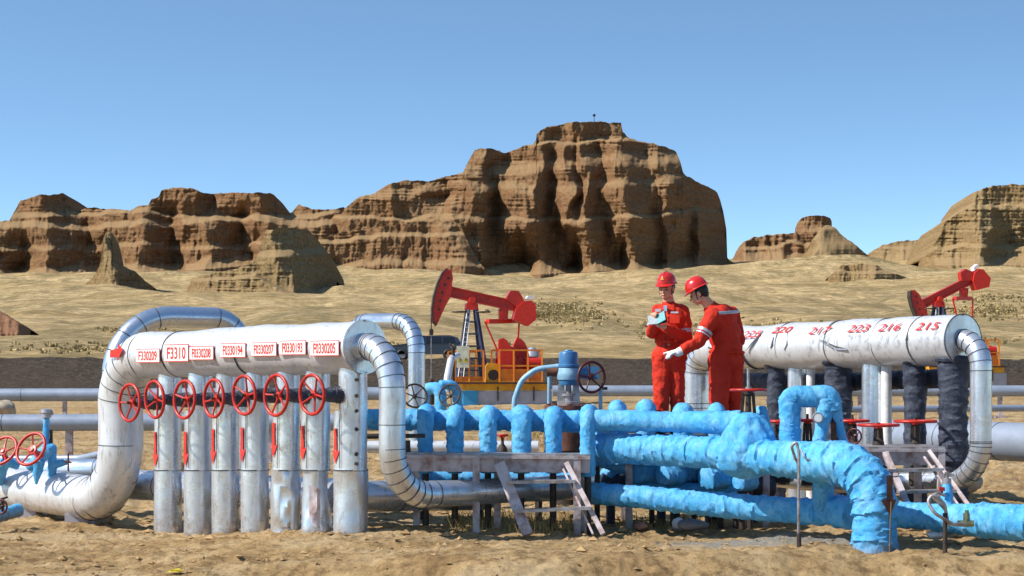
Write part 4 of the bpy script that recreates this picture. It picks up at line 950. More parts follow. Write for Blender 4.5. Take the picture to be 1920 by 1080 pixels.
pipe_thing('thin_pipe', [P(-150, 861, 27), P(150, 860, 26), P(196, 850, 25.4)], .05, .3, M['greypipe'], 'thin grey pipe lying behind the large white pipe at the left', step=.3)
pipe_thing('thin_pipe', [P(690, 838, 22.5), P(1010, 838, 22.3)], .075, .3, M['white'], 'white pipe low behind the blue wrapped drops', step=.3, supports=(.3, .7))
pipe_thing('thin_pipe', [P(1540, 768, 38), P(2100, 764, 40)], .07, .3, M['greypipe'], 'thin grey pipe on the spoil heap behind the dented manifold', step=.4, supports=(.3, .8))
b = MB(); b.cyl(P(683, 818, 18.9), P(797, 817, 18.9), .028, .02, 10); b.cyl(P(760, 826, 18.92), P(762, 880, 18.92), .05, None, 12)
tag(b.build('iron_bar', M['iron'], None), 'dark rusty bar sticking out behind the white outlet pipe', 'bar')
pipe_thing('white_elbow', [P(838, 735, 52), P(838, 712, 52), P(846, 672, 52.6), P(858, 667, 53.0)], .10, .4, M['white'], 'small white bent pipe beside the left pumpjack', turn_bands=.3)

# ------------------------------------------------------------------ motor valve with curved conduit
mv = thing('motor_valve', P(1065, 800, 20.8), 'blue motor operated valve with a dark upright handwheel and a curved conduit', 'valve')
Yv = 20.8; s = F/Yv
def lx(x, y): return P(x, y, Yv)
b = MB(); c = lx(1066, 760); g = lambda y: (760-y)/s
b.lathe(c, Z3, [(g(722), .10), (g(716), .112), (g(708), .112), (g(707), .128), (g(700), .13), (g(699), .112), (g(689), .11), (g(688), .122), (g(684), .122), (g(683), .108), (g(664), .106), (g(660), .095), (g(658), .05), (g(656), .045)], 32); b.build('actuator', M['blueenamel'], mv)
b = MB(); b.lathe(c, Z3, [(g(712), .125), (g(705), .135), (g(699), .132), (g(690), .115)], 28); b.build('actuator_skirt', M['paleblue'], mv)
b = MB(); b.box(lx(1110, 699)+Vector((0, .02, 0)), (.15, .14, .145)); b.cyl(lx(1085, 700), lx(1100, 700), .06); b.build('gearbox', M['blueenamel'], mv, False)
b = MB()
for sx in (-1, 1): b.beam(c+Vector((sx*.095, 0, 0)), c+Vector((sx*.08, 0, g(720))), .04, .07)
b.lathe(c, Z3, [(0, .13), (.04, .13), (.045, .05), (.1, .05), (.105, .075), (.13, .075), (.135, .03), (g(722), .03)], 20)
b.build('yoke', M['steel'], mv)
b = MB(); flange(b, c-Z3*.03, Z3, .27, .03); b.cyl(c-Z3*.5, c-Z3*.03, .2); b.build('flange', M['rust'], mv)
b = MB(); b.cyl(c-Z3*1.1, c-Z3*.4, .16); b.build('valve_body', M['iron'], mv)
hand_wheel(mv, lx(1108, 707)+Vector((0, -.16, 0)), (.45, -.88, 0), .168, M['darkred'], 5, .015, .03, rot=.4)
b = MB(); b.cyl(lx(1108, 705)+Vector((0, -.16, 0)), lx(1108, 700)+Vector((0, .0, 0)), .02); b.cyl(lx(1128, 728)+Vector((0, -.12, 0)), lx(1138, 728)+Vector((0, -.12, 0)), .016); b.build('valve_stem', M['iron'], mv)
pp_ = fillet([lx(963, 800), lx(965, 748), lx(978, 712), lx(1006, 692), lx(1048, 687)], .25, .02)
b = MB(); b.loft(pp_, [.031]*len(pp_), 14); b.build('curved_conduit', M['paleblue'], mv)
b = MB(); b.cyl(lx(1025, 697), lx(1046, 697), .05, .055, 18); b.build('coupling', M['rust'], mv)
b = MB(); b.cyl(lx(1030, 705), lx(1029, 790), .022, .018, 12); b.build('down_conduit', M['paleblue'], mv)
b = MB(); b.cyl(lx(1126, 730), lx(1126, 800), .022, None, 12); b.build('stand_pipe', M['paleblue'], mv)

# dark handwheels and blue fittings in front of the left pumpjack
for i, (px, py, ax, lab) in enumerate(((778, 742, (.25, -.95, .3), 'dark upright handwheel left of the blue fittings in front of the left pumpjack'), (843, 741, (-.35, -.9, .3), 'dark tilted handwheel right of the blue fittings in front of the left pumpjack'))):
    Y = (24.0, 26.2)[i]; w_ = hand_wheel(None, P(px, py, Y), ax, .155, M['iron'], 6, .013, .03); w_.name = 'valve_handwheel'
    tag(w_, lab, 'handwheel', 'dark handwheels in front of the left pumpjack')
    a = Vector(ax).normalized(); b = MB(); c = P(px, py, Y); b.cyl(c, c-a*.25, .02); b.cyl(c-a*.2, c-a*.3, .06, .05, 12); e = c-a*.27; b.cyl((e.x, e.y, gz(e.x, e.y)-.1), e, .05, None, 12); b.build('valve_body', M['iron'], w_)
bf = thing('blue_fitting', P(820, 770, 27.3), 'bright blue bent pipe between the two dark handwheels', 'pipe fitting')
b = MB(); wrap(b, [P(790, 800, 27.5), P(795, 730, 27.4), P(826, 727, 27.3), P(826, 790, 27.3)], .085, .12, 20, .03, 90, .05, .2); b.build('bent_pipe', M['blue'], bf)
b = MB(); wrap(b, [P(826, 722, 27.5), P(855, 722, 27.6), P(862, 790, 27.6)], .07, .12, 20, .03, 91, .05, .2); b.build('side_pipe', M['blue'], bf)
rv = thing('red_topped_valve', P(942, 860, 21.6), 'small valve with a red wheel seen between the blue drops', 'valve')
c = P(942, 816, 21.6); hand_wheel(rv, c, Z3, .06, M['red'], 4, .014, .02)
b = MB(); b.lathe(c-Z3*.5, Z3, [(0, .09), (.18, .09), (.22, .05), (.28, .07), (.36, .05), (.4, .02), (.5, .015)], 14); b.build('valve_body', M['iron'], rv)

# blue valve cluster standing on the big white pipe at the left
vc = thing('valve_cluster', P(95, 897, 22.9), 'bright blue valve cluster with a steel cap standing on the large white pipe', 'valve')
Yc = 22.9
def q(x, y, d=0): return P(x, y, Yc+d)
b = MB(); wrap(b, [q(98, 905), q(98, 838)], [.05, .055], .1, 18, .014, 51, .1, .1); wrap(b, [q(86, 838), q(87, 786)], [.05, .036, .04], .1, 18, .014, 52, .1, .1); b.build('riser', M['blue'], vc)
b = MB(); wrap(b, [q(100, 838), q(82, 850, -.1), q(56, 878, -.2)], [.05, .085, .075, .06], .1, 20, .014, 53, .12, .1); b.build('valve_arm', M['blue'], vc)
b = MB(); wrap(b, [q(72, 866, -.18), q(68, 905, -.22)], [.08, .06, .02], .1, 18, .012, 54, .15, .1); b.build('drip', M['blue'], vc)
b = MB(); wrap(b, [q(100, 872), q(124, 866, -.05)], [.055, .035], .1, 16, .014, 55, .1, .1); b.build('side_stub', M['blue'], vc)
b = MB(); b.lathe(q(87, 789), Z3, [(0, .03), (.03, .035), (.04, .06), (.09, .06), (.1, .075), (.14, .07), (.15, .03)], 16); b.cyl(q(84, 776), q(99, 774), .035, .03, 12); b.build('steel_cap', M['steel'], vc)
b = MB(); b.cyl(q(96, 838), q(96, 806), .02, None, 10); b.build('dark_stem', M['iron'], vc)
b = MB(); b.cyl(q(122, 866, -.06), q(130, 866, -.1), .014); b.cyl(q(128, 850, -.1), q(128, 884, -.1), .011); b.cyl(q(119, 864, -.1), q(134, 868, -.1), .011); b.build('tee_handle', M['rust'], vc)
hand_wheel(vc, q(58, 842, -.45), (-.42, -.8, .42), .205, M['red'], 5, .02, .06, rot=.3)
b = MB(); b.cyl(q(58, 845, -.45), q(80, 855, -.12), .035, .045, 12); b.build('valve_stem', M['red'], vc)
ve = thing('wheel_valve', P(5, 900, 23.6), 'red spoked handwheel with a blue body cut off by the left edge', 'valve')
hand_wheel(ve, P(4, 845, 23.2), (-.3, -.75, .55), .2, M['red'], 5, .02, .05)
b = MB(); wrap(b, [P(-8, 900, 23.5), P(10, 862, 23.35), P(34, 872, 23.4)], [.1, .07, .06], .1, 18, .02, 57, .12, .1); b.build('valve_body', M['blue'], ve)
b = MB(); b.cyl(P(4, 845, 23.2), P(12, 862, 23.4), .03, .04); b.build('valve_stem', M['red'], ve)
dv = thing('drain_valve', P(10, 985, 21.6), 'low blue pipe with a dark handled valve at the bottom left edge', 'valve')
b = MB(); wrap(b, [P(-60, 985, 20.6), P(34, 957, 21.6)], .075, .1, 20, .016, 58, .08, .1); b.build('drain_pipe', M['blue'], dv)
b = MB(); b.cyl(P(4, 966, 21.2), P(4, 935, 21.2), .03, .02, 10); b.cyl(P(-10, 940, 21.1), P(14, 932, 21.2), .012); b.build('tap', M['iron'], dv)
hand_wheel(dv, P(2, 950, 20.95), (-.3, -.95, 0), .075, M['darkred'], 4, .012, .02)

# ------------------------------------------------------------------ steel platforms and steps
def platform(name, label, A, B, depth, posts, stairs, h=.17, deck='steel'):
    A = Vector(A); B = Vector(B); mid = (A+B)/2; root = thing(name, (mid.x, mid.y, 0), label, 'platform')
    d = (B-A).normalized(); back = Vector((-d.y, d.x, 0)).normalized()*depth
    b = MB(); b.prism([A, B, B+back, A+back], (0, 0, .022)); b.build('deck', M['steel'], root, False)
    b = MB(); b.beam(A-Z3*h/2+back.normalized()*.02, B-Z3*h/2+back.normalized()*.02, .04, h-.01)
    b.beam(A-Z3*.012-back.normalized()*.015, B-Z3*.012-back.normalized()*.015, .05, .03); b.build('edge_beam', M['rustpaint'], root, False)
    b = MB(); b.beam(A+back-Z3*.07, B+back-Z3*.07, .04, .13); b.build('rear_beam', M['rustpaint'], root, False)
    for f, bk in posts:
        p = A.lerp(B, f)+back*bk; g = gz(p.x, p.y); w = MB(); w.beam((p.x, p.y, g-.08), (p.x, p.y, p.z-.02), .07, .07, up=(0, 1, 0)); w.build('leg', M['rustpaint'], root, False)
    for (t0, f0), (t1_, f1), w in stairs['stringers']:
        b = MB(); b.beam(t0, f0, w, .05, up=(0, -1, 0)); b.build('stringer', M['rustpaint'], root, False)
        if t1_:
            b = MB(); b.beam(t1_, f1, .02, .04, up=(0, -1, 0)); b.build('inner_stringer', M['rustpaint'], root, False)
    for p0, p1 in stairs['treads']:
        b = MB(); b.beam(p0, p1, .16, .03); b.build('tread', M['steel'], root, False)
    return root
platform('low_platform', 'low rusty steel platform with a short stair beside the white outlet pipe', P(762, 853, 18.8), P(1106, 856, 18.85), .42, ((.38, 0), (.93, 0), (.05, 1), (.5, 1), (.97, 1)),
  dict(stringers=[((P(937, 870, 18.72), P(990, 1003, 18.35)), (None, None), .11), ((P(1062, 868, 18.72), P(1131, 1002, 18.35)), (P(1056, 880, 18.74), P(1112, 1002, 18.4)), .05)],
       treads=[(P(950, 904, 18.62), P(1078, 902, 18.62)), (P(968, 958, 18.48), P(1108, 952, 18.48))]))
platform('low_platform', 'steel platform with a short stair under the dented white manifold', P(1618, 842, 18.85), P(1772, 842, 18.9), .7, ((.05, 0), (.95, .0), (.1, 1), (.9, 1)),
  dict(stringers=[((P(1742, 846, 18.75), P(1816, 948, 18.2)), (P(1733, 858, 18.75), P(1800, 952, 18.2)), .035), ((P(1660, 850, 18.75), P(1702, 948, 18.2)), (None, None), .06)],
       treads=[(P(1664, 882, 18.6), P(1766, 880, 18.6)), (P(1684, 922, 18.4), P(1790, 920, 18.4))]))
platform('work_platform', 'raised steel deck the two workers stand on behind the blue pipes', Vector((1.15, 19.62, .93)), Vector((2.75, 19.62, .93)), .85, ((.05, 0), (.95, 0), (.05, 1), (.95, 1)), dict(stringers=[], treads=[]), h=.1)

for i, (a_, c_, r, lab) in enumerate((((1120, 862, 19.75), (1262, 903, 19.7), .075, 'slanting blue wrapped pipe at the left of the shaded tangle under the thick pipe'), ((1268, 868, 19.8), (1392, 882, 19.5), .07, 'blue wrapped pipe close under the thick pipe in the middle of the tangle'), ((1180, 912, 19.75), (1380, 918, 19.6), .06, 'thin blue wrapped pipe lowest in the shaded tangle'))):
    b = MB(); wrap(b, [P(*a_), P(*c_)], r, .2, 24, .015, 210+i, .2, .09)
    for q in (P(*a_), P(*c_)): b.cyl((q.x, q.y+.03, gz(q.x, q.y)-.1), (q.x, q.y+.03, q.z), .03, None, 8, 1)
    tag(b.build('wrapped_pipe', [M['blue'], M['iron']], None), lab, 'wrapped pipe', 'wrapped pipes crossing in the shade')
b = MB(); wrap(b, [P(745, 893, 20.2), P(1118, 897, 20.1)], .085, .2, 24, .025, 201, .15, .14)
for px in (790, 900, 1010): q = P(px, 893, 20.15); b.cyl((q.x, q.y, gz(q.x, q.y)-.1), (q.x, q.y, q.z), .04, None, 8, 1)
tag(b.build('under_platform_pipe', [M['blue'], M['iron']], None), 'blue wrapped pipe running in the shade beneath the low platform', 'wrapped pipe')
# ------------------------------------------------------------------ small things on the soil
def rock(name, c, r, sd, m, label, cat='rock', group=None, kind=None):
    b = MB(); b.sphere(c, r, 18); o = b.build(name, m, None, True, 60, noise=(min(r)*.38, 1.4/max(r), sd)); tag(o, label, cat, group, kind)
rk = mat('pale_stone', (.44, .38, .30, 1), (.28, .22, .16, 1), 8, .85, 0, .5, 20)
g_ = P(1700, 915, 25); rock('stone', P(1810, 908, 21.5), (.22, .16, .10), 1, rk, 'flat pale broken block on the soil at the far right behind the pipe bend', 'stone')
rock('stone', P(1275, 983, 19.2), (.075, .06, .06), 2, M['board'], 'small white lump on the shaded soil under the low blue pipe', 'stone')
rock('stone', P(1300, 985, 19.0), (.16, .1, .06), 3, mat('grey_stone', (.15, .15, .17, 1)), 'dark grey flattened stone beside the small white lump under the low blue pipe', 'stone')
rock('boulder', P(6, 768, 44), (.28, .3, .2), 4, rk, 'rounded boulder between the two grey pipelines at the left edge', 'boulder')
rock('brick_lump', P(1203, 987, 19.1), (.07, .05, .045), 6, mat('brick_red', (.35, .16, .10, 1)), 'reddish brick fragment on the soil under the blue pipes', 'brick')
rock('concrete_lump', P(1757, 1002, 17.6), (.09, .08, .05), 7, M['board'], 'pale block just left of the looped tube post', 'block')
b = MB(); q_ = P(275, 822, 30); q_.z = gz(q_.x, q_.y)+.04; b.torus(q_, (0, -.25, 1), .1, .035, 24, 8); tag(b.build('ring', mat('pale_ring', (.4, .4, .36, 1)), None), 'small pale ring lying on the dug soil left of the legs', 'ring')
b = MB(); q_ = P(332, 1060, 16.1); q_.z = gz(q_.x, q_.y)+.015; b.add([q_+Vector((-.09, -.03, 0)), q_+Vector((.02, -.05, .01)), q_+Vector((.1, .02, .015)), q_+Vector((.03, .05, 0)), q_+Vector((-.06, .04, .012))], [(0, 1, 2, 3, 4)]); b.prism([q_+Vector((-.05, -.02, .002)), q_+Vector((.04, -.01, .002)), q_+Vector((.01, .04, .01))], (0, 0, .02))
tag(b.build('scrap', mat('yellow_scrap', (.65, .5, .04, 1)), None, False), 'crumpled yellow scrap lying in the foreground soil', 'scrap')

# loose clods, grit and straw: uncountable
def litter():
    rng = np.random.default_rng(9); b = MB(); n = 0; V = []; Q = []
    N = 5200; Y = rng.uniform(14, 30, N)**1.; px = rng.uniform(-40, 1960, N); X = (px-CX)/F*Y
    keep = vnoise(X*.9, Y*1.3, 0, 51)+rng.normal(size=N)*.35 > .0; X = X[keep]; Y = Y[keep]; Z = ground(X, Y, True); r = rng.gamma(2., .0085, len(X)).clip(.006, .06)
    base = np.array([(1, 0, 0), (0, 1, 0), (-1, 0, 0), (0, -1, 0), (0, 0, .8), (0, 0, -.8)], float)
    fc = np.array([(0, 1, 4), (1, 2, 4), (2, 3, 4), (3, 0, 4), (1, 0, 5), (2, 1, 5), (3, 2, 5), (0, 3, 5)])
    a = rng.uniform(0, 6.28, len(X)); ca = np.cos(a)[:, None]; sa = np.sin(a)[:, None]
    off = base[None]*(1+rng.normal(size=(len(X), 6, 1))*.3); x = off[:, :, 0]*ca-off[:, :, 1]*sa; y = off[:, :, 0]*sa+off[:, :, 1]*ca
    P_ = np.stack([X[:, None]+x*r[:, None]*1.2, Y[:, None]+y*r[:, None], Z[:, None]+(off[:, :, 2]*.75+.25)*r[:, None]], -1)
    me_v = P_.reshape(-1, 3); fcs = (fc[None]+6*np.arange(len(X))[:, None, None]).reshape(-1, 3)
    b.v.append(me_v); b.n = len(me_v); b.f = fcs.tolist(); b.m = [0]*len(fcs)
    m = mat('clods', (.40, .27, .13, 1), (.20, .12, .06, 1), 3, .95, spec=.1)
    tag(b.build('loose_clods', m, None, False), 'loose clods and grit scattered over the dug soil', 'clods', kind='stuff')
    # straw in front of the left pumpjack and dead stalks under the platform
    V = []
    for cx, cy, sx, sy, num, Yr, h, sd in ((1000, 745, 50, 5, 900, (36, 56), .22, 1), (1180, 745, 70, 5, 800, (36, 52), .25, 2), (1450, 760, 60, 6, 100, (34, 50), .2, 3), (960, 960, 120, 14, 700, (18.7, 20.4), .16, 4), (1250, 950, 90, 14, 420, (19.2, 20.6), .14, 5), (250, 770, 250, 5, 250, (34, 56), .14, 6)):
        k = num; px = cx+rng.uniform(-1, 1, k)*sx; Yy = rng.uniform(*Yr, k); X = (px-CX)/F*Yy; Z = ground(X, Yy); a = rng.uniform(0, 6.28, k); hh = h*rng.uniform(.3, 1, k); l = rng.uniform(-.7, .7, k)*hh
        w = .0035*(Yy/18); p = np.stack([X, Yy, Z-.01], 1); tip = p+np.stack([l, l*np.sin(a), hh], 1); s_ = np.stack([w, 0*w, 0*w], 1)
        V.append(np.stack([p-s_, p+s_, tip+s_*.3, tip-s_*.3], 1))
    V = np.concatenate(V).reshape(-1, 3); b = MB(); b.v.append(V); b.n = len(V); b.q.append(np.arange(len(V)).reshape(-1, 4)); b.qm.append(np.zeros(len(V)//4, int))
    tag(b.build('dead_straw', mat('straw', (.38, .27, .10, 1), (.24, .17, .07, 1), 2, .9, spec=.1), None, False), 'dead straw and weeds around the pipes and before the left pumpjack', 'straw', kind='stuff')
litter()
# ================================================================== PEOPLE
M['skin'] = mat('skin', (.58, .31, .20, 1), (.50, .25, .15, 1), 20, .5, spec=.35)
M['hair'] = mat('black_hair', (.012, .010, .009, 1), (.02, .016, .014, 1), 40, .5)
def coverall_mat():
    t = NT('red_coverall_cloth'); n = t.noise(4, 7, .65)
    t.base(t.ramp(n, [(.35, (.60, .034, .013, 1)), (.68, (.44, .022, .010, 1))]))
    b1 = t.bump(t.noise(9, 6, .6, t.mapp((1, 1, .45)), .8), .7, .03); t.bump(t.noise(45, 5, .6), .2, .006, b1)
    return t.set(.75, 0, .2)
M['coverall'] = coverall_mat()
M['helmet'] = mat('red_helmet_plastic', (.52, .016, .012, 1), (.46, .014, .011, 1), 8, .25, spec=.6)
M['silver'] = mat('silver_reflective_tape', (.46, .46, .50, 1), (.33, .33, .38, 1), 30, .4, .2)
M['glove'] = mat('white_work_glove', (.74, .74, .74, 1), (.58, .57, .56, 1), 25, .85, 0, .4, 60)
M['boot'] = mat('black_boot_leather', (.02, .018, .018, 1), (.05, .045, .04, 1), 20, .5)
M['page'] = mat('notebook_page', (.42, .46, .47, 1), (.30, .36, .38, 1), 30, .8)
M['teal'] = mat('teal_page', (.08, .28, .31, 1), (.18, .40, .40, 1), 60, .6)
M['eye'] = mat('dark_eye', (.01, .008, .008, 1), (.015, .01, .01, 1), 20, .3)
def remesh(mb, name, m, parent, vox, sm=2, noise=None, wr=None):
    tmp = mb.build('tmp', m, parent, True, 180); o0 = WL['tmp'] if 'tmp' in WL else WL[tmp.name]
    md = tmp.modifiers.new('r', 'REMESH'); md.mode = 'VOXEL'; md.voxel_size = vox; md.use_smooth_shade = True
    md2 = tmp.modifiers.new('s', 'SMOOTH'); md2.factor = .5; md2.iterations = sm
    bpy.context.view_layer.update()
    dg = bpy.context.evaluated_depsgraph_get(); me = bpy.data.meshes.new_from_object(tmp.evaluated_get(dg)); me.name = name
    bpy.data.objects.remove(tmp)
    n = len(me.vertices); co = np.zeros(n*3); me.vertices.foreach_get('co', co); co = co.reshape(-1, 3)
    if wr:
        no = np.zeros(n*3); me.vertices.foreach_get('normal', no); no = no.reshape(-1, 3)
        amp, fr, sd = wr; x, y, z = co.T
        k = amp*(1-1.6*np.abs(fbm(x*fr+.5*z*fr, y*fr, z*fr*.8, 3, sd)))+amp*.5*fbm(x*fr*2.5, y*fr*2.5, z*fr*2, 2, sd+3)
        co = co+no*k[:, None]
    me.vertices.foreach_set('co', co.ravel()); me.materials.clear(); me.materials.append(m)
    me.polygons.foreach_set('use_smooth', np.ones(len(me.polygons), bool)); me.update()
    o = bpy.data.objects.new(name, me); COL.objects.link(o); o.parent = parent; WL[o.name] = WL[parent.name].copy()
    return o
def frame(f, up):
    f = Vector(f).normalized(); r = f.cross(Vector(up)).normalized(); u = r.cross(f); return r, f, u
def head(mb, c, f, up, neck):
    "c centre of the head, f facing, neck = point at the base of the neck"
    r, f, u = frame(f, up); c = Vector(c); g = lambda a, b, d: c+r*a+f*b+u*d; R_ = Matrix((r, f, u)).transposed()
    mb.sphere(g(0, -.012, .028), (.076, .094, .088), 20, 0, R_)                 # skull
    mb.sphere(g(0, .028, -.035), (.062, .062, .07), 18, 0, R_)                  # face
    mb.sphere(g(0, .048, -.085), (.036, .036, .026), 14, 0, R_)                 # chin
    mb.sphere(g(0, .084, .008), (.05, .012, .012), 12, 0, R_)                   # brow
    for s in (-1, 1):
        mb.sphere(g(s*.036, .062, -.03), (.022, .024, .022), 10, 0, R_)         # cheek
        mb.sphere(g(s*.078, -.005, -.012), (.010, .020, .032), 10, 0, R_)       # ear
        mb.sphere(g(s*.045, .02, -.07), (.024, .04, .024), 10, 0, R_)           # jaw
    mb.capsule(g(0, .088, .0), g(0, .108, -.034), .010, .014, 10)               # nose
    mb.sphere(g(0, .084, -.062), (.026, .016, .008), 12, 0, R_)                 # lips
    mb.capsule(g(0, -.02, -.05), neck, .056, .064, 16)
    return g, R_
def face_bits(parent, g, R_, helmet_up=.045):
    b = MB()
    for s in (-1, 1):
        b = MB(); b.sphere(g(s*.031, .083, -.008), (.013, .008, .007), 10, 0, R_); b.build('eye', M['eye'], parent)
        b = MB(); b.capsule(g(s*.018, .091, .012), g(s*.045, .083, .014), .005, .004, 8); b.build('eyebrow', M['hair'], parent)
    b = MB(); b.capsule(g(-.02, .0975, -.062), g(.02, .0975, -.062), .003, .003, 8); b.build('mouth', mat('mouth', (.16, .04, .035, 1)), parent)
def helmet(parent, g, R_, tilt=0):
    h = MB(); T_ = R_ @ Matrix.Rotation(tilt, 3, 'X'); c = g(0, -.005, .060)
    q = lambda a, b, d: c+T_ @ Vector((a, b, d))
    n = 36; A = np.zeros((15, n, 3))
    for i in range(15):
        ph = PI/2*i/14
        for j in range(n):
            a = 2*PI*j/n; rr = math.cos(ph)**.85; bx = .100; by = .122
            rid = .008*max(0, math.cos(a))**0 * max(0, 1-abs(math.sin(a+PI/2))*5)*math.sin(ph)**.3 if i < 14 else .008
            A[i, j] = q(bx*rr*math.cos(a), by*rr*math.sin(a), .118*math.sin(ph)+rid)
    h.grid(A, 0, True)
    for k in (-1, 0, 1): h.capsule(q(k*.035, .085, .085-.01*abs(k)), q(k*.035, -.085, .085-.01*abs(k)), .008, .008, 8)
    # brim, longer in front
    rows = []
    for rr_, z in ((.98, .006), (1.07, .0), (1.12, -.006), (1.11, -.011), (.98, -.004)):
        row = []
        for j in range(n):
            a = 2*PI*j/n; fr = max(0, math.sin(a))**1.5
            e = 1+(rr_-1)*(1+1.5*fr); row.append(tuple(q(.100*e*math.cos(a), .122*e*math.sin(a), z-.014*fr*(rr_ > 1.05))))
        rows.append(row)
    h.grid(np.array(rows), 0, True)
    o = h.build('helmet', M['helmet'], parent)
    e = MB(); e.prism([q(-.02, .117, .05), q(.02, .117, .05), q(0, .110, .078)], T_ @ Vector((0, .004, 0))); e.build('helmet_badge', mat('badge_yellow', (.6, .35, .03, 1)), o, False)
    s = MB()
    for k in (-1, 1):
        s.capsule(g(k*.08, .02, .05), g(k*.066, .035, -.06), .004, .004, 6); s.capsule(g(k*.066, .035, -.06), g(0, .06, -.112), .004, .004, 6)
    s.build('chin_strap', M['boot'], parent)
def hair(parent, g, R_):
    b = MB(); b.sphere(g(0, -.026, .02), (.085, .088, .085), 18, 0, R_); b.sphere(g(0, -.055, -.03), (.066, .05, .05), 14, 0, R_)
    b.build('hair', M['hair'], parent, noise=(.006, 40, 3))
def hand(mb, w, d, palm, side, curl=.5, spread=.14, sc=1., point=False):
    "w wrist, d direction of the palm, palm = normal out of the palm, side = direction of the thumb"
    d = Vector(d).normalized(); pn = Vector(palm); pn = (pn-d*pn.dot(d)).normalized(); s = d.cross(pn); s = s if s.dot(Vector(side)) > 0 else -s
    w = Vector(w); k0 = w+d*.092*sc
    mb.capsule(w-d*.02, w+d*.03*sc, .027*sc, .030*sc, 12)
    for q in (-1.35, -.45, .45, 1.35): mb.capsule(w+d*.02*sc+s*q*.010*sc, k0+s*q*.0195*sc-d*abs(q)*.004, .015*sc, .012*sc, 10)
    for i, (q, L) in enumerate(((1.35, .072), (.45, .080), (-.45, .074), (-1.35, .058))):
        p = k0+s*q*.0195*sc; cu = curl*(1+.12*i)*(.1 if (point and i == 0) else 1); dd = (d+s*q*spread*.25).normalized(); a = cu*.5
        for seg, (l, r0, r1) in enumerate(((.46, .0105, .0095), (.30, .0095, .0088), (.24, .0088, .0075))):
            v = dd*math.cos(a)+pn*math.sin(a); e = p+v*(L*l*sc); mb.capsule(p, e, r0*sc, r1*sc, 10); p = e; a += cu*.75
    p = w+d*.028*sc+s*.024*sc; v = (d*.55+s*.75+pn*.35).normalized(); e = p+v*.042*sc; mb.capsule(p, e, .0145*sc, .012*sc, 10)
    v2 = (v*.8+d*.35+pn*.35*curl).normalized(); e2 = e+v2*.030*sc; mb.capsule(e, e2, .0115*sc, .0105*sc, 10); mb.capsule(e2, e2+(v2+pn*.2*curl).normalized()*.024*sc, .0105*sc, .0085*sc, 10)
def boot(parent, a, d):
    d = Vector(d).normalized(); b = MB(); a = Vector(a); R_ = Matrix((d.cross(Z3), d, Z3)).transposed()
    b.capsule(a+Z3*.10, a+Z3*.05, .05, .052, 14); b.sphere(a+d*.07+Z3*.040, (.047, .13, .045), 18, 0, R_); b.sphere(a-d*.02+Z3*.04, (.042, .06, .045), 14, 0, R_)
    b.prism([a+R_ @ Vector(q)+Z3*.002 for q in ((-.04, -.08, 0), (.04, -.08, 0), (.05, .1, 0), (.035, .18, 0), (0, .205, 0), (-.035, .18, 0), (-.05, .1, 0))], (0, 0, .028))
    return remesh(b, 'boot', M['boot'], parent, .008, 2)
def band(parent, p0, p1, f0, f1, r0, r1, name='reflective_tape'):
    p0 = Vector(p0); p1 = Vector(p1); b = MB(); a = p0.lerp(p1, f0); c = p0.lerp(p1, f1)
    n = 4; b.loft([a.lerp(c, i/n) for i in range(n+1)], list(np.linspace(r0, r1, n+1)), 28, 0, False)
    return b.build(name, M['silver'], parent)

DECK = .953
def J(Y):
    return lambda px, py, dy=0.: P(px, py, Y+dy)
# ---- first worker: stands facing the camera, reading a notebook
w1 = thing('person', (J(20.02)(1255, 700).x, 20.02, DECK), 'worker in red coverall and helmet facing the camera, holding an open notebook', 'person', 'workers on the steel deck')
q = J(20.0)
fwd = Vector((-.38, -.92, 0)).normalized(); rgt = Vector((-.92, .38, 0)).normalized()   # his right, at the left of the photo
hc = q(1250, 541, -.03); nk = q(1254, 572, .02); ch = q(1256, 592, .02); wa = q(1255, 636, .03); pv = q(1255, 662, .03)
sR = q(1234, 583, .03); sL = q(1281, 584, -.01); eR = q(1222, 624, -.04); eL = q(1287, 636, -.05); hR = q(1226, 606, -.27); hL = q(1249, 614, -.27)
hipR = q(1241, 676, .02); hipL = q(1268, 676, .04); kR = q(1240, 742, -.02); kL = q(1270, 742, .02); aR = Vector((q(1241, 812).x, 20.02, DECK+.07)); aL = Vector((q(1272, 812).x, 20.06, DECK+.07))
b = MB(); g, RR = head(b, hc, Vector((-.45, -.88, -.12)), (0, 0, 1), nk)
b.capsule(nk, ch, .075, .12); b.capsule(ch, wa, .125, .11); b.capsule(wa, pv, .11, .12)
for a_, c_, e_ in ((sR, eR, hR), (sL, eL, hL)): b.capsule(a_, c_, .045, .038); b.capsule(c_, e_, .036, .027); b.capsule(nk.lerp(ch, .5), a_, .05, .05)
for a_, c_, e_ in ((hipR, kR, aR), (hipL, kL, aL)): b.capsule(a_, c_, .07, .05); b.capsule(c_, e_, .045, .035)
hand(b, hR, Vector((-.1, -.45, .35)), Vector((.4, -.1, .9)), Vector((.8, -.4, .3)), .9)
hand(b, hL, Vector((-.75, -.5, .12)), Vector((-.1, .1, 1)), Vector((-.2, -1, .2)), .8)
remesh(b, 'body', M['skin'], w1, .0075, 1)
face_bits(w1, g, RR); hair(w1, g, RR); helmet(w1, g, RR, -.06)
b = MB()
b.sphere(ch+Vector((0, 0, -.02)), (.185, .13, .16), 24, 0, Matrix((rgt, fwd, Z3)).transposed()); b.sphere(ch.lerp(wa, .55), (.172, .13, .2), 24); b.sphere(wa, (.160, .125, .13), 24); b.sphere(pv, (.168, .135, .14), 24)
b.capsule(sR-rgt*.03, sL+rgt*.03, .075, .075); b.capsule(nk-Z3*.015, ch, .075, .15)
for a_, c_, e_ in ((sR, eR, hR), (sL, eL, hL)): b.capsule(a_, c_, .070, .060); b.capsule(c_, c_.lerp(e_, .93), .064, .048)
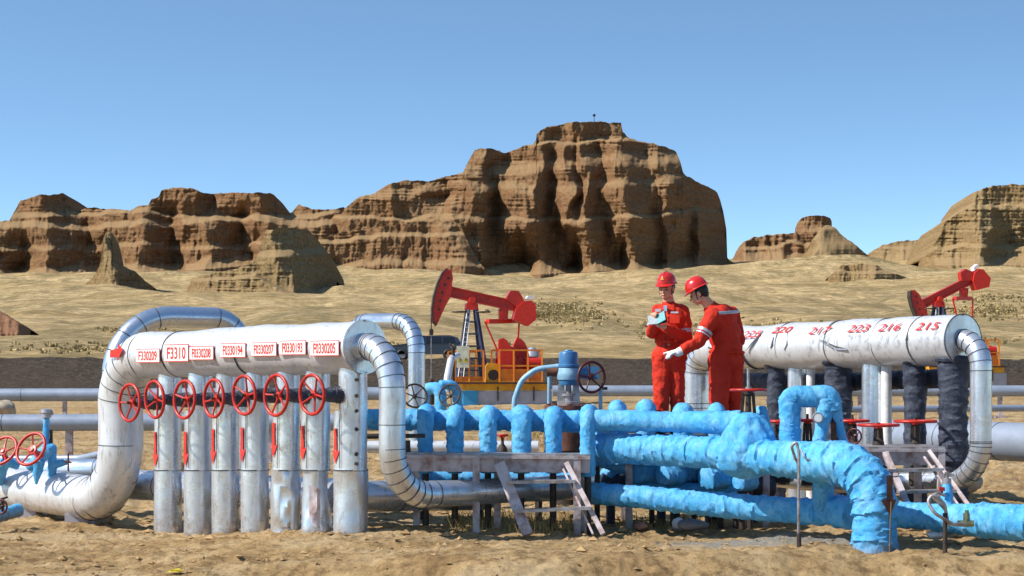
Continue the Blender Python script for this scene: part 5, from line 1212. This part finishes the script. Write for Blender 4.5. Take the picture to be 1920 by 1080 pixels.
for a_, c_, e_ in ((hipR, kR, aR), (hipL, kL, aL)): b.capsule(a_, c_, .100, .080); b.capsule(c_, e_+Z3*.03, .078, .074)
b.capsule(hipR+Z3*.04, hipL+Z3*.04, .115, .115)
cv = remesh(b, 'coverall', M['coverall'], w1, .011, 2, wr=(.011, 9, 5))
b = MB(); cc = nk+fwd*.03-Z3*.02
for s in (-1, 1): b.prism([cc+rgt*s*.012+fwd*.075, cc+rgt*s*.085+fwd*.04+Z3*.03, cc+rgt*s*.095+fwd*.06-Z3*.035, cc+rgt*s*.035+fwd*.11-Z3*.075], fwd*.012)
b.build('collar', M['coverall'], cv, False)
b = MB(); c_ = ch+fwd*.150+rgt*.085+Z3*.055; b.box(c_, (.065, .006, .03), Matrix((rgt, fwd, Z3)).transposed()); b.build('name_badge', M['silver'], cv, False)
b = MB(); c_ = ch+fwd*.150-rgt*.1+Z3*.03; b.box(c_, (.085, .006, .018), Matrix((rgt, fwd, Z3)).transposed()); b.build('pocket_tape', M['silver'], cv, False)
b = MB(); c_ = ch+fwd*.156-rgt*.0+Z3*.075; b.box(c_, (.035, .012, .06), Matrix((rgt, fwd, Z3)).transposed()); b.build('clipped_meter', M['paleblue'], cv, False)
b = MB(); c_ = ch+fwd*.150-rgt*.1-Z3*.04; b.box(c_, (.11, .010, .09), Matrix((rgt, fwd, Z3)).transposed()); b.build('chest_pocket', M['coverall'], cv, False)
b = MB(); b.beam(pv+fwd*.142+Z3*.05, nk+fwd*.09-Z3*.06, .012, .012); b.build('zip', mat('dark_zip', (.10, .01, .01, 1)), cv, False)
b = MB(); b.torus(wa-Z3*.03, Z3, .142, .018, 32, 8); b.build('waistband', M['coverall'], cv)
band(cv, sL, eL, .64, .78, .076, .072); band(cv, sR, eR, .64, .78, .076, .072)
for a_, k_ in ((aR, kR), (aL, kL)): boot(w1, a_-Z3*.07, fwd)
nbk = thing('notebook', (hR+hL)/2+Vector((-.02, -.1, .05)), 'open notebook with pale and teal pages held in the hands of the first worker', 'notebook')
nc = (hR+hL)/2+Vector((-.035, -.10, .055)); ax = Vector((.94, -.2, .28)).normalized(); up_ = Vector((.1, .45, .55)).normalized(); nn = ax.cross(up_).normalized(); up_ = nn.cross(ax)
for s, m_, nm in ((-1, M['page'], 'left_page'), (1, M['teal'], 'right_page')):
    a2 = (ax*s+nn*(-.28 if nn.z < 0 else .28)).normalized(); b = MB(); b.prism([nc-up_*.065, nc+a2*.095-up_*.065, nc+a2*.095+up_*.065, nc+up_*.065], nn*.012); b.build(nm, m_, nbk, False)
b = MB(); b.prism([nc-up_*.07, nc+ax*.099-up_*.07, nc+ax*.099+up_*.07, nc+up_*.07], nn*(-.004 if nn.z > 0 else .004)); b.build('cover', M['boot'], nbk, False)

# ---- second worker: back to the camera, leaning and pointing left
w2_ = thing('person', (J(19.82)(1362, 700).x, 19.82, DECK), 'worker in red coverall seen from behind, leaning left and pointing with a white glove', 'person', 'workers on the steel deck')
q = J(19.8)
fwd = Vector((-.86, .50, 0)).normalized(); lft = Vector((-.50, -.86, 0)).normalized()
hc = q(1310, 550, .02); nk = q(1334, 578, .03); ch = q(1352, 606, .05); wa = q(1362, 652, .04); pv = q(1361, 674, .03)
sL = q(1336, 594, -.15); sR = q(1372, 590, .20); eL = q(1311, 640, -.22); wL = q(1279, 657, -.26); eR = q(1385, 640, .26); wR = q(1350, 655, .34)
hipL = q(1350, 684, -.05); hipR = q(1372, 684, .08); kL = q(1348, 748, -.06); kR = q(1374, 748, .08); aL = Vector((q(1352, 812).x, 19.74, DECK+.07)); aR = Vector((q(1378, 812).x, 19.90, DECK+.07))
b = MB(); g, RR = head(b, hc, Vector((-.88, .16, -.42)), (-.2, 0, 1), nk)
b.capsule(nk, ch, .075, .12); b.capsule(ch, wa, .125, .11); b.capsule(wa, pv, .11, .12)
for a_, c_, e_ in ((sL, eL, wL), (sR, eR, wR)): b.capsule(a_, c_, .045, .038); b.capsule(c_, e_, .036, .027); b.capsule(nk.lerp(ch, .5), a_, .05, .05)
for a_, c_, e_ in ((hipR, kR, aR), (hipL, kL, aL)): b.capsule(a_, c_, .07, .05); b.capsule(c_, e_, .045, .035)
hand(b, wR, Vector((-.5, .5, -.4)), Vector((0, .3, .5)), Vector((0, 0, 1)), .8)
hand(b, wL, Vector((-.97, -.1, -.2)), Vector((.1, .3, -1)), Vector((-.1, .9, .1)), .55, .2, .95, True)
remesh(b, 'body', M['skin'], w2_, .0075, 1)
face_bits(w2_, g, RR); hair(w2_, g, RR); helmet(w2_, g, RR, -.02)
b = MB(); hand(b, wL, Vector((-.97, -.1, -.2)), Vector((.1, .3, -1)), Vector((-.1, .9, .1)), .55, .2, 1.16, True); b.capsule(wL+(eL-wL).normalized()*.07, wL-(eL-wL).normalized()*.05, .050, .042)
remesh(b, 'work_glove', M['glove'], w2_, .006, 1, wr=(.003, 30, 4))
b = MB(); RB = Matrix((lft, fwd, Z3)).transposed()
b.sphere(ch+Vector((.0, 0, .02)), (.215, .15, .18), 24, 0, RB); b.sphere(ch.lerp(wa, .5)+Vector((.015, 0, 0)), (.21, .155, .2), 24, 0, RB); b.sphere(wa+Vector((.01, 0, 0)), (.20, .15, .13), 24, 0, RB); b.sphere(pv, (.18, .155, .14), 24, 0, RB)
b.capsule(sL-lft*.02, sR+lft*.02, .085, .085); b.capsule(nk+Z3*.0, ch, .078, .15); b.capsule(sL, ch, .09, .13)
for a_, c_, e_ in ((sL, eL, wL), (sR, eR, wR)): b.capsule(a_, c_, .084, .068); b.capsule(c_, c_.lerp(e_, .86), .066, .055)
for a_, c_, e_ in ((hipR, kR, aR), (hipL, kL, aL)): b.capsule(a_, c_, .118, .098); b.capsule(c_, e_+Z3*.03, .094, .086)
b.capsule(hipR+Z3*.04, hipL+Z3*.04, .125, .125)
cv = remesh(b, 'coverall', M['coverall'], w2_, .011, 2, wr=(.011, 8, 15))
b = MB(); b.torus(wa-Z3*.045+Vector((.005, 0, 0)), (.05, 0, 1), .172, .020, 32, 8); b.build('waistband', M['coverall'], cv)
band(cv, sL, eL, .56, .66, .089, .086); band(cv, sL, eL, .71, .76, .086, .084); band(cv, sL, eL, .02, .06, .02, .02)
# tape across the shoulders
bk = -fwd; b = MB(); rows = []
for i in range(15):
    f = i/14; c_ = (sL+lft*.02).lerp(sR, f)+bk*(.085+.075*math.sin(PI*f))+Z3*(.035-.0*f); rows.append([tuple(c_+Z3*.020+fwd*.012), tuple(c_+Z3*.005), tuple(c_-Z3*.012)])
b.grid(np.array(rows)); b.build('shoulder_tape', M['silver'], cv)
for a_ in (aR, aL): boot(w2_, a_-Z3*.07, fwd)
# ================================================================== PUMPJACKS AND CAR
def pumpjack(cx, by, Y, yaw, beam_deg, label, sc, crank=0.):
    "local frame: x along the beam (head at -x), z up; lengths read off the photo at 1 unit = sc metres"
    base = P(cx, by, Y); gzz = gz(base.x, base.y)
    root = thing('pumpjack', base, label, 'pumpjack', 'pumpjacks')
    R_ = Matrix.Rotation(yaw, 3, 'Z')
    def W(x, y, z): return base+R_ @ Vector((x*sc, y*sc, z*sc))
    V3 = lambda x, y, z: R_ @ Vector((x*sc, y*sc, z*sc))
    def bar(b, p0, p1, w, h=None, mi=0): b.beam(W(*p0), W(*p1), w*sc, (h or w)*sc, mi)
    def slab(b, pts, y0, y1): b.prism([W(x, y0, z) for x, z in pts], V3(0, y1-y0, 0))
    # base beams and concrete
    b = MB()
    for y in (-.75, .75): slab(b, [(-.75, .0), (2.85, .0), (2.85, .30), (-.75, .30)], y-.12, y+.12)
    for x in (-.7, .2, 1.2, 2.1, 2.8): slab(b, [(x-.08, .02), (x+.08, .02), (x+.08, .28), (x-.08, .28)], -.63, .63)
    base_b = b.build('base_frame', M['yellow'], root, False)
    b = MB(); slab(b, [(-.40, -1.0), (.15, -1.0), (.15, -.01), (-.40, -.01)], -.95, .95); b.build('blue_block', M['brightblue'], root, False)
    b = MB(); slab(b, [(.16, -1.0), (2.95, -1.0), (2.95, -.02), (.16, -.02)], -.9, .9); b.build('foundation', M['concrete'], root, False)
    for x in (.9, 1.6, 2.25): b = MB(); bar(b, (x, -.96, -.38), (x, -.96, .15), .05); b.build('anchor', M['iron'], root, False)
    # samson post
    top = 3.02
    for x, y in ((-.42, -.75), (-.42, .75), (.55, -.75), (.55, .75)):
        b = MB(); bar(b, (x, y, .3), (.03+x*.3, y*.2, top), .12); b.build('tower_leg', M['navy'], root, False)
    for k in range(1, 6):
        f = k/6; z = .3+(top-.3)*f
        def cn(x, y): return (x*(1-f)+(.03+x*.3)*f, y*(1-f)+y*.2*f, z)
        b = MB()
        for a_, c_ in (((-.42, -.75), (.55, -.75)), ((-.42, .75), (.55, .75)), ((-.42, -.75), (-.42, .75)), ((.55, -.75), (.55, .75))): bar(b, cn(*a_), cn(*c_), .05)
        b.build('cross_brace', M['navy'], root, False)
    lad = MB()
    for s in (-.10, .10): bar(lad, (-.47+s, -.82, .5), (-.10+s*.6, -.22, top-.1), .025)
    for k in range(14):
        f = k/13; c_ = (-.47*(1-f)-.10*f, -.82*(1-f)-.22*f, .5*(1-f)+(top-.1)*f); bar(lad, (c_[0]-.1, c_[1], c_[2]), (c_[0]+.1, c_[1], c_[2]), .022)
    lad.build('ladder', M['board'], root, False)
    b = MB()
    for s in (-.42, .46): b.torus(W(s, -.1, top-.08), Z3, .27*sc, .03*sc, 24, 6)
    b.build('service_ring', M['iron'], root)
    b = MB(); slab(b, [(-.2, top), (.28, top), (.26, top+.2), (.12, top+.34), (-.04, top+.34), (-.18, top+.2)], -.2, .2); b.cyl(W(.04, -.32, top+.36), W(.04, .32, top+.36), .12*sc, None, 16); b.build('saddle', M['redpaint'], root, False)
    # walking beam group, turned about the saddle
    px_, pz_ = .04, top+.48; B = math.radians(beam_deg)
    def T(x, z): x -= px_; z -= pz_; return (px_+x*math.cos(B)+z*math.sin(B), pz_-x*math.sin(B)+z*math.cos(B))
    z0 = pz_
    b = MB(); slab(b, [T(-.82, z0+.19), T(1.95, z0+.19), T(1.95, z0-.15), T(-.82, z0-.15)], -.04, .04)
    slab(b, [T(-.82, z0+.22), T(1.95, z0+.22), T(1.95, z0+.17), T(-.82, z0+.17)], -.14, .14); slab(b, [T(-.82, z0-.13), T(1.95, z0-.13), T(1.95, z0-.18), T(-.82, z0-.18)], -.14, .14)
    beam = b.build('walking_beam', M['red'], root, False)
    hp = [(-.80, .52), (-.80, .30), (-.74, .18), (-.74, -.2), (-.86, -.48), (-1.10, -1.33), (-1.32, -1.20), (-1.46, -.75), (-1.50, -.3), (-1.46, .2), (-1.34, .62), (-1.18, .83), (-.95, .80)]
    hp = [(-.8+(x+.8)*.80, z) for x, z in hp]
    b = MB()
    for y in (-.17, .14): slab(b, [T(x, z0+z) for x, z in hp], y, y+.03)
    hh = b.build('horse_head', M['red'], root, False)
    b = MB(); cur = [(-1.18, .83), (-1.34, .62), (-1.46, .2), (-1.50, -.3), (-1.46, -.75), (-1.32, -1.20), (-1.10, -1.33)]; cur = [(-.8+(x+.8)*.80, z) for x, z in cur]
    for i in range(6):
        a_ = T(cur[i][0], z0+cur[i][1]); c_ = T(cur[i+1][0], z0+cur[i+1][1]); b.beam(W(a_[0], 0, a_[1]), W(c_[0], 0, c_[1]), .40*sc, .05*sc)
    b.build('curved_face', M['iron'], hh)
    for x, z in ((-1.03, .50), (-1.11, .22), (-1.16, -.08), (-1.17, -.40), (-1.16, -.72)):
        a_ = T(-.8+(x+.8)*.80, z0+z); b = MB(); b.cyl(W(a_[0], -.176, a_[1]), W(a_[0], -.168, a_[1]), .052*sc, None, 14); b.build('round_hole', M['iron'], hh)
    # tail bracket and counterweight boxes
    b = MB(); slab(b, [T(1.30, z0+.19), T(1.42, z0+.55), T(1.72, z0+.60), T(2.25, z0+.02), T(2.05, z0-.14)], -.2, .2); b.build('tail_bracket', M['red'], root, False)
    b = MB(); cwt = [(1.72, -.50), (2.34, -.62), (2.58, -.30), (2.44, .22), (2.26, .34), (1.98, .26), (1.75, -.05)]
    slab(b, [T(x, z0+z) for x, z in cwt], -.30, .30); b.build('counterweight', M['redpaint'], root, False)
    b = MB(); slab(b, [T(2.05, z0+.34), T(2.35, z0+.42), T(2.33, z0+.55), T(2.10, z0+.50)], -.2, .2); b.build('white_plate', M['board'], root, False)
    # equalizer, pitmans, cranks
    e = T(1.30, z0-.17); ez = e[1]-.42
    b = MB(); slab(b, [(e[0]-.16, e[1]), (e[0]+.2, e[1]), (e[0]+.16, ez), (e[0]-.16, ez)], -.12, .12); b.cyl(W(e[0], -.2, e[1]-.2), W(e[0], .2, e[1]-.2), .1*sc, None, 12); b.build('hanger', M['red'], root, False)
    eq0 = (e[0]-.68, -.62, ez-.08); eq1 = (e[0]+.62, .62, ez-.02)
    b = MB(); bar(b, eq0, eq1, .17); b.build('equalizer', M['redpaint'], root, False)
    gb = (1.35, 1.35)
    for s, eqp in ((-1, eq0), (1, eq1)):
        y = .62*s; cr = (.95 if s < 0 else 1.90, y, 1.45 if s < 0 else 1.75)
        b = MB(); bar(b, (eqp[0]+.1*s, y, eqp[2]), cr, .06); b.build('pitman_arm', M['redpaint'], root, False)
        k = MB()
        if s < 0: pts = [(.95, .5), (1.60, .5), (1.60, 1.2), (1.45, 1.6), (1.28, 1.88), (1.14, 1.96), (.97, 1.90)]
        else: pts = [(1.72, .35), (2.22, .35)]+[(1.86+.50*math.sin(a_), .98+1.02*math.cos(a_)) for a_ in np.linspace(PI*.62, 0, 9)]+[(1.72, 1.7)]
        slab(k, pts, y-.1, y+.12); k.build('crank_weight', M['redpaint'], root, False)
    b = MB(); b.cyl(W(gb[0], -.5, gb[1]), W(gb[0], .5, gb[1]), .33*sc, None, 24); b.box(W(gb[0], 0, .75), (.9*sc, .8*sc, .9*sc), R_); b.build('gearbox', M['red'], root)
    b = MB(); b.box(W(2.1, 0, .8), (.7*sc, .8*sc, .9*sc), R_); b.cyl(W(2.0, -.45, 1.0), W(2.6, -.45, 1.0), .22*sc); b.build('motor', M['red'], root, False)
    b = MB(); slab(b, [(1.0, .34), (2.5, .34), (2.5, .80), (1.0, .80)], -.93, -.9); b.build('kick_panel', M['orange'], root, False)
    b = MB(); slab(b, [(-.68, .34), (.3, .34), (.3, .52), (-.68, .52)], -.93, -.9); b.build('kick_panel', M['orange'], root, False)
    b = MB(); slab(b, [(.45, .3), (1.02, .3), (1.02, .85), (.90, 1.0), (.55, 1.02), (.45, .9)], -.85, -.6); b.build('belt_guard', M['yellow'], root, False)
    b = MB(); b.cyl(W(.74, -.87, .58), W(.74, -.9, .58), .2*sc, None, 20); b.build('brake_wheel', M['iron'], root)
    # railings
    for nm, x0, x1, y, zt, mids in (('railing', -.72, .35, -1.0, 1.48, 2), ('railing', .95, 2.55, -1.0, 1.50, 3), ('railing', .95, 2.8, 1.0, 1.52, 3), ('railing', -.72, .35, 1.0, 1.46, 2)):
        b = MB(); n = mids
        for k in range(n+1): x = x0+(x1-x0)*k/n; bar(b, (x, y, .3), (x, y, zt), .065)
        for z in (.34, .92, zt): bar(b, (x0, y, z), (x1, y, z), .06)
        b.build(nm, M['orange'], root, False)
    for x in (2.55,):
        b = MB(); bar(b, (x, -1, .92), (x+.25, 1, .92), .045); bar(b, (x, -1, 1.5), (x+.25, 1, 1.52), .045); b.build('railing', M['orange'], root, False)
    b = MB(); bar(b, (-.8, -1.0, .28), (2.9, -1.0, .28), .12, .06); b.build('deck_edge', M['iron'], root, False)
    # warning board
    b = MB(); c_ = W(-.42, -1.06, 1.25); b.box(c_, (.46*sc, .03*sc, .80*sc), R_); sg = b.build('warning_board', mat('cream_board', (.72, .70, .52, 1)), root, False)
    for dx in (-.11, .11):
        b = MB(); b.prism([c_+V3(dx-.09, -.02, -.20), c_+V3(dx+.09, -.02, -.20), c_+V3(dx, -.02, .0)], V3(0, -.008, 0)); tr = b.build('warning_triangle', mat('warning_yellow', (.62, .48, .03, 1)), sg, False)
        b = MB(); b.prism([c_+V3(dx-.012, -.03, -.16), c_+V3(dx+.03, -.03, -.10), c_+V3(dx+.005, -.03, -.09), c_+V3(dx+.02, -.03, -.03), c_+V3(dx-.03, -.03, -.10), c_+V3(dx-.005, -.03, -.11)], V3(0, -.003, 0)); b.build('warning_bolt', M['iron'], tr, False)
    # polished rod and wellhead
    hx, hz = T(-1.30, z0-.9); hx = hx-.02
    b = MB(); b.cyl(W(hx, 0, hz), W(hx, 0, hz-.62), .02*sc, None, 8); b.box(W(hx, 0, hz-.72), (.13*sc, .3*sc, .22*sc), R_); b.build('bridle', M['iron'], root, False)
    b = MB(); b.cyl(W(hx, 0, hz-.8), W(hx, 0, .1), .014*sc, None, 8); b.build('polished_rod', M['steel'], root)
    b = MB(); b.lathe(W(hx, 0, -1.0), Z3, [(0, .12*sc), (.9*sc, .12*sc), (.95*sc, .2*sc), (1.05*sc, .2*sc), (1.1*sc, .08*sc), (1.3*sc, .07*sc), (1.32*sc, .1*sc), (1.4*sc, .1*sc), (1.45*sc, .04*sc)], 14); b.build('wellhead', M['iron'], root)
    return root, W
r1_, W1 = pumpjack(882, 732, 70, math.radians(9), 12, 'red pumpjack on a yellow railed base between the car and the workers', 1.0)
r2_, W2 = pumpjack(1758, 699, 84, math.radians(9), -26, 'red pumpjack at the right edge, mostly hidden behind the dented manifold', .98, .6)
b = MB(); q = P(998, 700, 72); b.lathe((q.x, q.y, .2), Z3, [(0, .3), (1.6, .3), (1.7, .22), (2.0, .22), (2.05, .36), (2.2, .3), (2.4, .1)], 14); tag(b.build('grey_tank', M['greypipe'], None), 'small grey capped tank just right of the railing of the left pumpjack', 'tank')

# ---- dark car parked on the road bank
def car():
    Y = 117.; s = F/Y; q = P(800, 669, Y); g = 2.42; q.z = g
    root = thing('parked_car', q, 'dark SUV parked on the road bank behind the left pumpjack', 'car')
    paint = NT('dark_car_paint'); paint.base((.035, .045, .065, 1)); paint.set(.25, .3, .6); paint = paint.mat
    glass = NT('dark_car_glass'); glass.base((.01, .012, .015, 1)); glass.set(.08, 0, .6); glass = glass.mat
    x0 = q.x-2.45
    side = [(0.05, .45), (.0, .62), (.06, .82), (.35, .93), (1.15, 1.02), (1.25, 1.03), (4.55, 1.08), (4.72, .95), (4.75, .5), (4.6, .38), (.3, .36)]
    b = MB(); n = len(side)
    rows = []
    for y, k in ((-.92, .96), (-.95, 1), (.95, 1), (.92, .96)):
        rows.append([(x0+2.4+(x-2.4)*k, q.y+y, g+.7+(z-.7)*k) for x, z in side])
    b.grid(np.array(rows).transpose(0, 1, 2), 0, True); b.f.append(list(range(n))); b.m.append(0); b.f.append(list(range(3*n, 4*n))[::-1]); b.m.append(0)
    b.build('body', paint, root)
    cab = [(1.2, 1.02), (1.75, 1.45), (2.1, 1.53), (3.9, 1.55), (4.4, 1.42), (4.62, 1.05)]
    b = MB(); rows = [[(x0+x, q.y+y*(1-.16*(z-1.0)/.5), g+z) for x, z in cab] for y in (-.9, .9)]
    m_ = len(cab); b.grid(np.array(rows), 0, True); b.f.append(list(range(m_))); b.m.append(0); b.f.append(list(range(m_, 2*m_))[::-1]); b.m.append(0); b.build('cabin', paint, root, True, 30)
    for a_, c_ in (((1.42, 1.06), (2.35, 1.47)), ((2.45, 1.06), (3.4, 1.47)), ((3.5, 1.07), (4.3, 1.45))):
        b = MB(); y = lambda z: q.y-.9*(1-.16*(z-1.0)/.5)-.012
        x_l = a_[0]; pts = [(x_l, 1.07), (c_[0], 1.07), (c_[0]-(.12 if c_[0] > 4 else 0), c_[1]), (x_l+(.5 if x_l < 1.5 else 0), c_[1])]
        b.prism([(x0+x, y(z), g+z) for x, z in pts], (0, .006, 0)); b.build('side_window', glass, root, False)
    b = MB(); b.prism([(x0+1.22, q.y-.78, g+1.06), (x0+1.22, q.y+.78, g+1.06), (x0+1.72, q.y+.70, g+1.45), (x0+1.72, q.y-.70, g+1.45)], (-.012, 0, .012)); b.build('windscreen', glass, root, False)
    for x in (.95, 3.85):
        for y in (-.86, .86):
            b = MB(); b.torus((x0+x, q.y+y, g+.35), (0, 1, 0), .26, .09, 28, 10); w = b.build('tyre', M['boot'], root)
            b = MB(); b.cyl((x0+x, q.y+y-.06, g+.35), (x0+x, q.y+y+.06, g+.35), .2, None, 20); b.build('rim', M['steel'], w)
    b = MB(); b.sphere((x0+.12, q.y-.72, g+.80), (.10, .2, .07), 12); b.build('headlight', M['board'], root)
    b = MB(); b.box((x0+4.74, q.y-.75, g+.98), (.06, .25, .14)); b.build('tail_light', M['redpaint'], root, False)
car()
